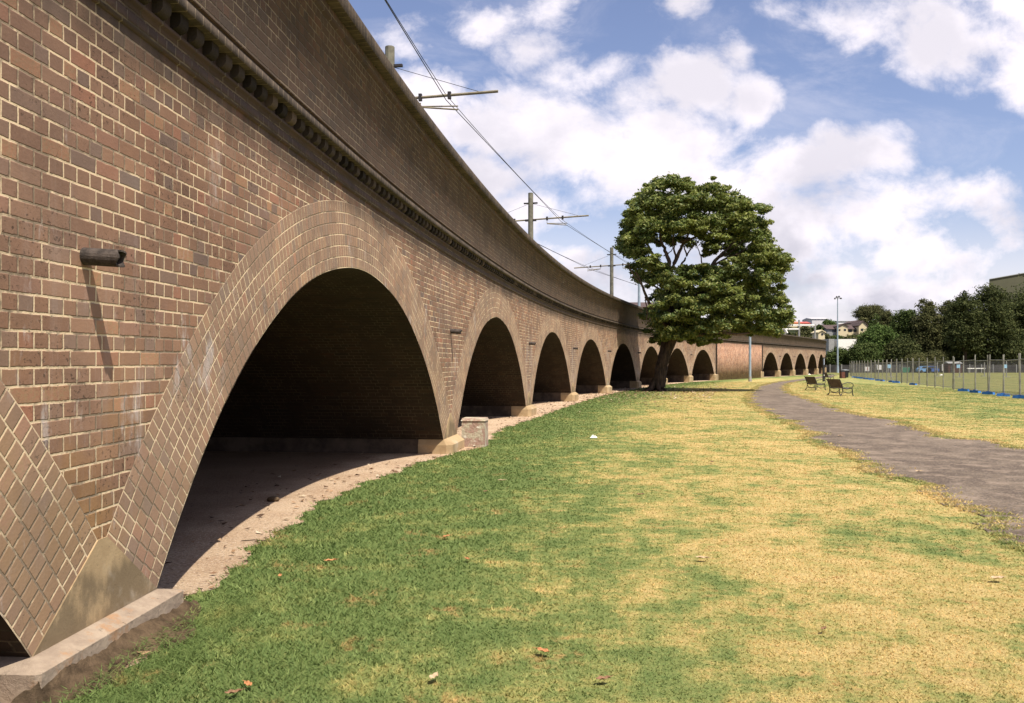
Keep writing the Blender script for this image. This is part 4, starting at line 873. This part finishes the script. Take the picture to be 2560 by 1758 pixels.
# things out on the field
def fpole(u, vt, vb, label, g='grey posts standing out on the playing field'):
    x_, y_ = gp(u, vb); z = EYE + (HZ - vt) * y_ / F; r = empty('field_post', (x_, y_, 0), 0, label, 'post', g); MB().tube([(0, 0, 0), (0, 0, z)], .07, 8).build('post', M['galv'], r); MB().box((0, 0, .03), (.9, .5, .06)).build('base_plate', M['galv'], r)
fpole(2226, 906, 943, 'grey post on the field behind the leftmost blue sign'); fpole(2343, 905, 941, 'grey post on the field left of the tall white sign'); fpole(2399, 906, 943, 'grey post on the field behind the middle blue sign'); fpole(2461, 906, 941, 'grey post on the field right of the long white bench'); fpole(2516, 903, 943, 'grey post on the field behind the rightmost blue sign')
Y = 170; k = Y / F
r = empty('bench_seat', ((2440 - CX) * k, Y, 0), 0, 'long white bench on the far side of the field', 'bench'); MB().box((0, 0, (HZ - 921.3) * k + EYE), (44 * k, .4, .18)).build('seat', M['white'], r)
for q in (-1.5, 0, 1.5): MB().box((q, 0, .45), (.1, .35, .85)).build('leg', M['galv'], r)
Y = 182; k = Y / F
r = empty('shed', ((2388 - CX) * k, Y, 0), 0, 'small dark brown shed against the far boundary fence', 'shed'); MB().box((0, 1, 1.), (34 * k, 2, 2.0)).build('wall', simple('brown_boards', (.07, .032, .024), .9, .2), r); MB().prism([(-18 * k, -.2, 2.0), (-18 * k, 1, 2.4), (-18 * k, 2.2, 2.0)], (36 * k, 0, 0)).build('roof', M['grey'], r)
MB().box((-.6, -.03, .85), (.8, .06, 1.7)).build('door', M['dark'], r)
def vehicle(u, label, mat, W=3.4):
    r = empty('parked_car', ((u - CX) * k, Y - 1, 0), 0, label, 'car', 'vehicles parked along the far boundary fence'); h = W / 2
    MB().prism([(-h, -.8, .3), (h, -.8, .3), (h, -.8, .85), (h * .8, -.8, .95), (h * .5, -.8, 1.45), (-h * .45, -.8, 1.45), (-h * .8, -.8, .92), (-h, -.8, .8)], (0, 1.6, 0)).build('body', mat, r)
    MB().prism([(h * .66, -.82, .98), (h * .44, -.82, 1.36), (-h * .4, -.82, 1.36), (-h * .62, -.82, .98)], (0, 1.64, 0)).build('window', M['glass'], r)
    for q in (-.62, .62): MB().tube([(h * q, -.86, .32), (h * q, .86, .32)], .31, 12).build('wheel', M['iron'], r)
vehicle(2303, 'pale blue vehicle, left of the two blue ones at the far fence', simple('light_blue_paint', (.16, .32, .55), .4, .1), 2.6); vehicle(2321, 'deeper blue vehicle, right of the two blue ones at the far fence', simple('blue_paint', (.05, .11, .34), .4, .1), 2.8)
r = empty('skip_bin', ((2257 - CX) * k, Y - 1, 0), 0, 'small green skip at the far fence', 'skip'); mb = MB(); mb.prism([(-.6, -.5, .1), (.6, -.5, .1), (.85, -.5, 1.2), (-.85, -.5, 1.2)], (0, 1, 0)); mb.build('body', simple('green_paint', (.03, .16, .09), .6, .2), r); MB().box((0, 0, 1.22), (1.76, 1.06, .06)).build('rim', M['grey'], r)

# ------------------------------------------------------------ litter and fallen leaves
def dleaf(u, v, L, c, label, rz, curl=.35):
    L *= .85
    x_, y_ = gp(u, v); n = 7; V = []; Fc = []
    for i in range(n):
        k = i / (n - 1); w_ = L * .24 * math.sin(math.pi * min(1, k * .92 + .06)) ** .8 + .001; zc = L * curl * (k - .5) ** 2
        for s_ in (-1, -.5, 0, .5, 1): V.append((L * (k - .5), s_ * w_, .012 + zc + abs(s_) * w_ * .45 + .004 * math.sin(i * 2.1 + s_ * 3)))
    for i in range(n - 1):
        for j in range(4): q = i * 5 + j; Fc.append((q, q + 1, q + 6, q + 5))
    root = empty('fallen_leaf', (x_, y_, .018), rz, label, 'leaf', 'dry leaves lying on the lawn'); mesh('leaf_blade', V, Fc, c, root); MB().tube([(L * .5, 0, .012 + L * curl * .25), (L * .75, .01, .02)], .0015, 4).build('stalk', c, root)
lt = simple('pale_dry_leaf', (.46, .34, .21), .8, .2, 30); lo_ = simple('orange_dry_leaf', (.42, .19, .08), .8, .2, 30); lb = simple('brown_dry_leaf', (.20, .11, .06), .8, .2, 30)
for a_ in [(2493,1457,.13,lt,'large pale curled leaf at the right, lying on yellow grass',.2),(1755,1405,.12,lt,'long pale leaf lying on the yellow lawn in the middle of the photo',-.3),(1116,1350,.10,lo_,'orange leaf on the green grass right of the first arch foot',.9),(1168,1407,.08,lo_,'small orange leaf below and right of the one on the green grass',2.),
 (825,1412,.11,lo_,'orange leaf nearest the dirt edge of the first arch',.4),(1357,1642,.10,lo_,'orange brown leaf low in the middle of the photo',2.4),(1085,1708,.09,lt,'pale curled leaf near the bottom edge',1.2),(1508,1713,.09,lb,'dark leaf near the bottom edge, right of the pale curled one',.3),
 (583,1748,.09,lb,'brown leaf at the bottom edge, left part',.5),(620,1727,.08,lo_,'orange leaf just above the brown one at the bottom left',2.2),(1254,1207,.12,lt,'pale leaf on the green lawn in front of the second arch',.1),(1213,1235,.09,lb,'brown leaf left of and below the pale one before the second arch',1.),
 (2297,1184,.14,lt,'pale leaf lying on the asphalt path',.2),(2100,1093,.16,lt,'pale leaf on the far part of the asphalt path',.5),(2059,1585,.06,lb,'tiny dark leaf on the yellow lawn low right of centre',.7),(1600,1243,.12,lb,'dark leaf on the dry lawn right of the middle',.4),(1780,1160,.14,lb,'dark leaf on the lawn left of the path bend',1.4),(2225,1205,.12,lb,'dark leaf at the edge of the asphalt path',2.8),(700,1450,.07,lo_,'small orange leaf on the grass by the dirt edge, low left',1.7)]: dleaf(*a_)
def paper(u, v, L, label, nm='crumpled_paper'):
    x_, y_ = gp(u, v); n = 8; V = []
    for i in range(n):
        for j in range(n): V.append(((i / (n - 1) - .5) * L + random.gauss(0, L * .03), (j / (n - 1) - .5) * L * .7 + random.gauss(0, L * .03), .015 + random.random() * L * .3 * math.sin(math.pi * i / (n - 1)) * math.sin(math.pi * j / (n - 1)) * 1.6))
    o = mesh(nm, V, [(i * n + j, (i + 1) * n + j, (i + 1) * n + j + 1, i * n + j + 1) for i in range(n - 1) for j in range(n - 1)], M['white'], loc=(x_, y_, 0)); tag(o, label, 'litter')
paper(1484, 1096, .15, 'crumpled white paper on the green lawn in front of the arches'); paper(2023, 937, .5, 'white litter at the foot of the far arches'); paper(2353, 938.5, .55, 'white litter lying out on the field')
x_, y_ = gp(683, 1255); o = mesh('stone', [(math.cos(a_) * .07 * (1 + .2 * random.random()) * math.cos(p_), math.sin(a_) * .045 * math.cos(p_), .03 + .035 * math.sin(p_)) for p_ in np.linspace(-1.5, 1.5, 7) for a_ in np.linspace(0, 5.6, 9)], [(i * 9 + j, i * 9 + (j + 1) % 9, (i + 1) * 9 + (j + 1) % 9, (i + 1) * 9 + j) for i in range(6) for j in range(9)], M['soil'], loc=(x_, y_, 0)); tag(o, 'dark stone lying in the shade under the first arch', 'stone')
x_, y_ = gp(640, 1357); mb = MB(); mb.tube([(-.13, 0, .012), (-.02, .01, .018), (.14, -.02, .012)], [.004, .005, .003], 5); o = mb.build('twig', M['bark'], loc=(x_, y_, .005)); tag(o, 'dark twig lying on the sunlit dirt by the first arch', 'twig')

# leaf litter and small stones, too many to count
n = 5200; ss_ = rng.random(n) * 75 - 2; oo_ = edge_o(ss_) - np.abs(rng.standard_normal(n)) * .9 * (rng.random(n) < .8) - .02; half_ = n // 2
ss_[half_:] = 48 + 9 * rng.standard_normal(n - half_); oo_[half_:] = .4 + 5.5 * rng.random(n - half_)
Pq = P3(ss_, oo_, np.full(n, .012), g=False); sz = (.012 + .03 * rng.random(n) ** 2) * (1 + ss_.clip(0) * .02); an_ = rng.random(n) * 6.28
ca, sa_ = np.cos(an_) * sz, np.sin(an_) * sz; up_ = rng.random((n, 4)) * sz[:, None] * .7
V = np.stack([np.stack([Pq[:, 0] + a_, Pq[:, 1] + b_, Pq[:, 2] + up_[:, i]], -1) for i, (a_, b_) in enumerate(((ca, sa_), (-sa_ * .5, ca * .5), (-ca, -sa_), (sa_ * .5, -ca * .5)))], 1).reshape(-1, 3)
m_, t, b = newmat('litter', .9); gi = t.new('ShaderNodeNewGeometry').outputs['Random Per Island']; setc(t, b, t.ramp(gi, [(0, (.05, .03, .02)), (.4, (.16, .09, .05)), (.8, (.32, .20, .11)), (1, (.5, .42, .3))]))
o = mesh('leaf_litter', V, np.arange(4 * n).reshape(-1, 4), m_); tag(o, 'small dry leaf scraps and grit scattered along the dirt and under the big tree', 'leaf litter', kind='stuff')
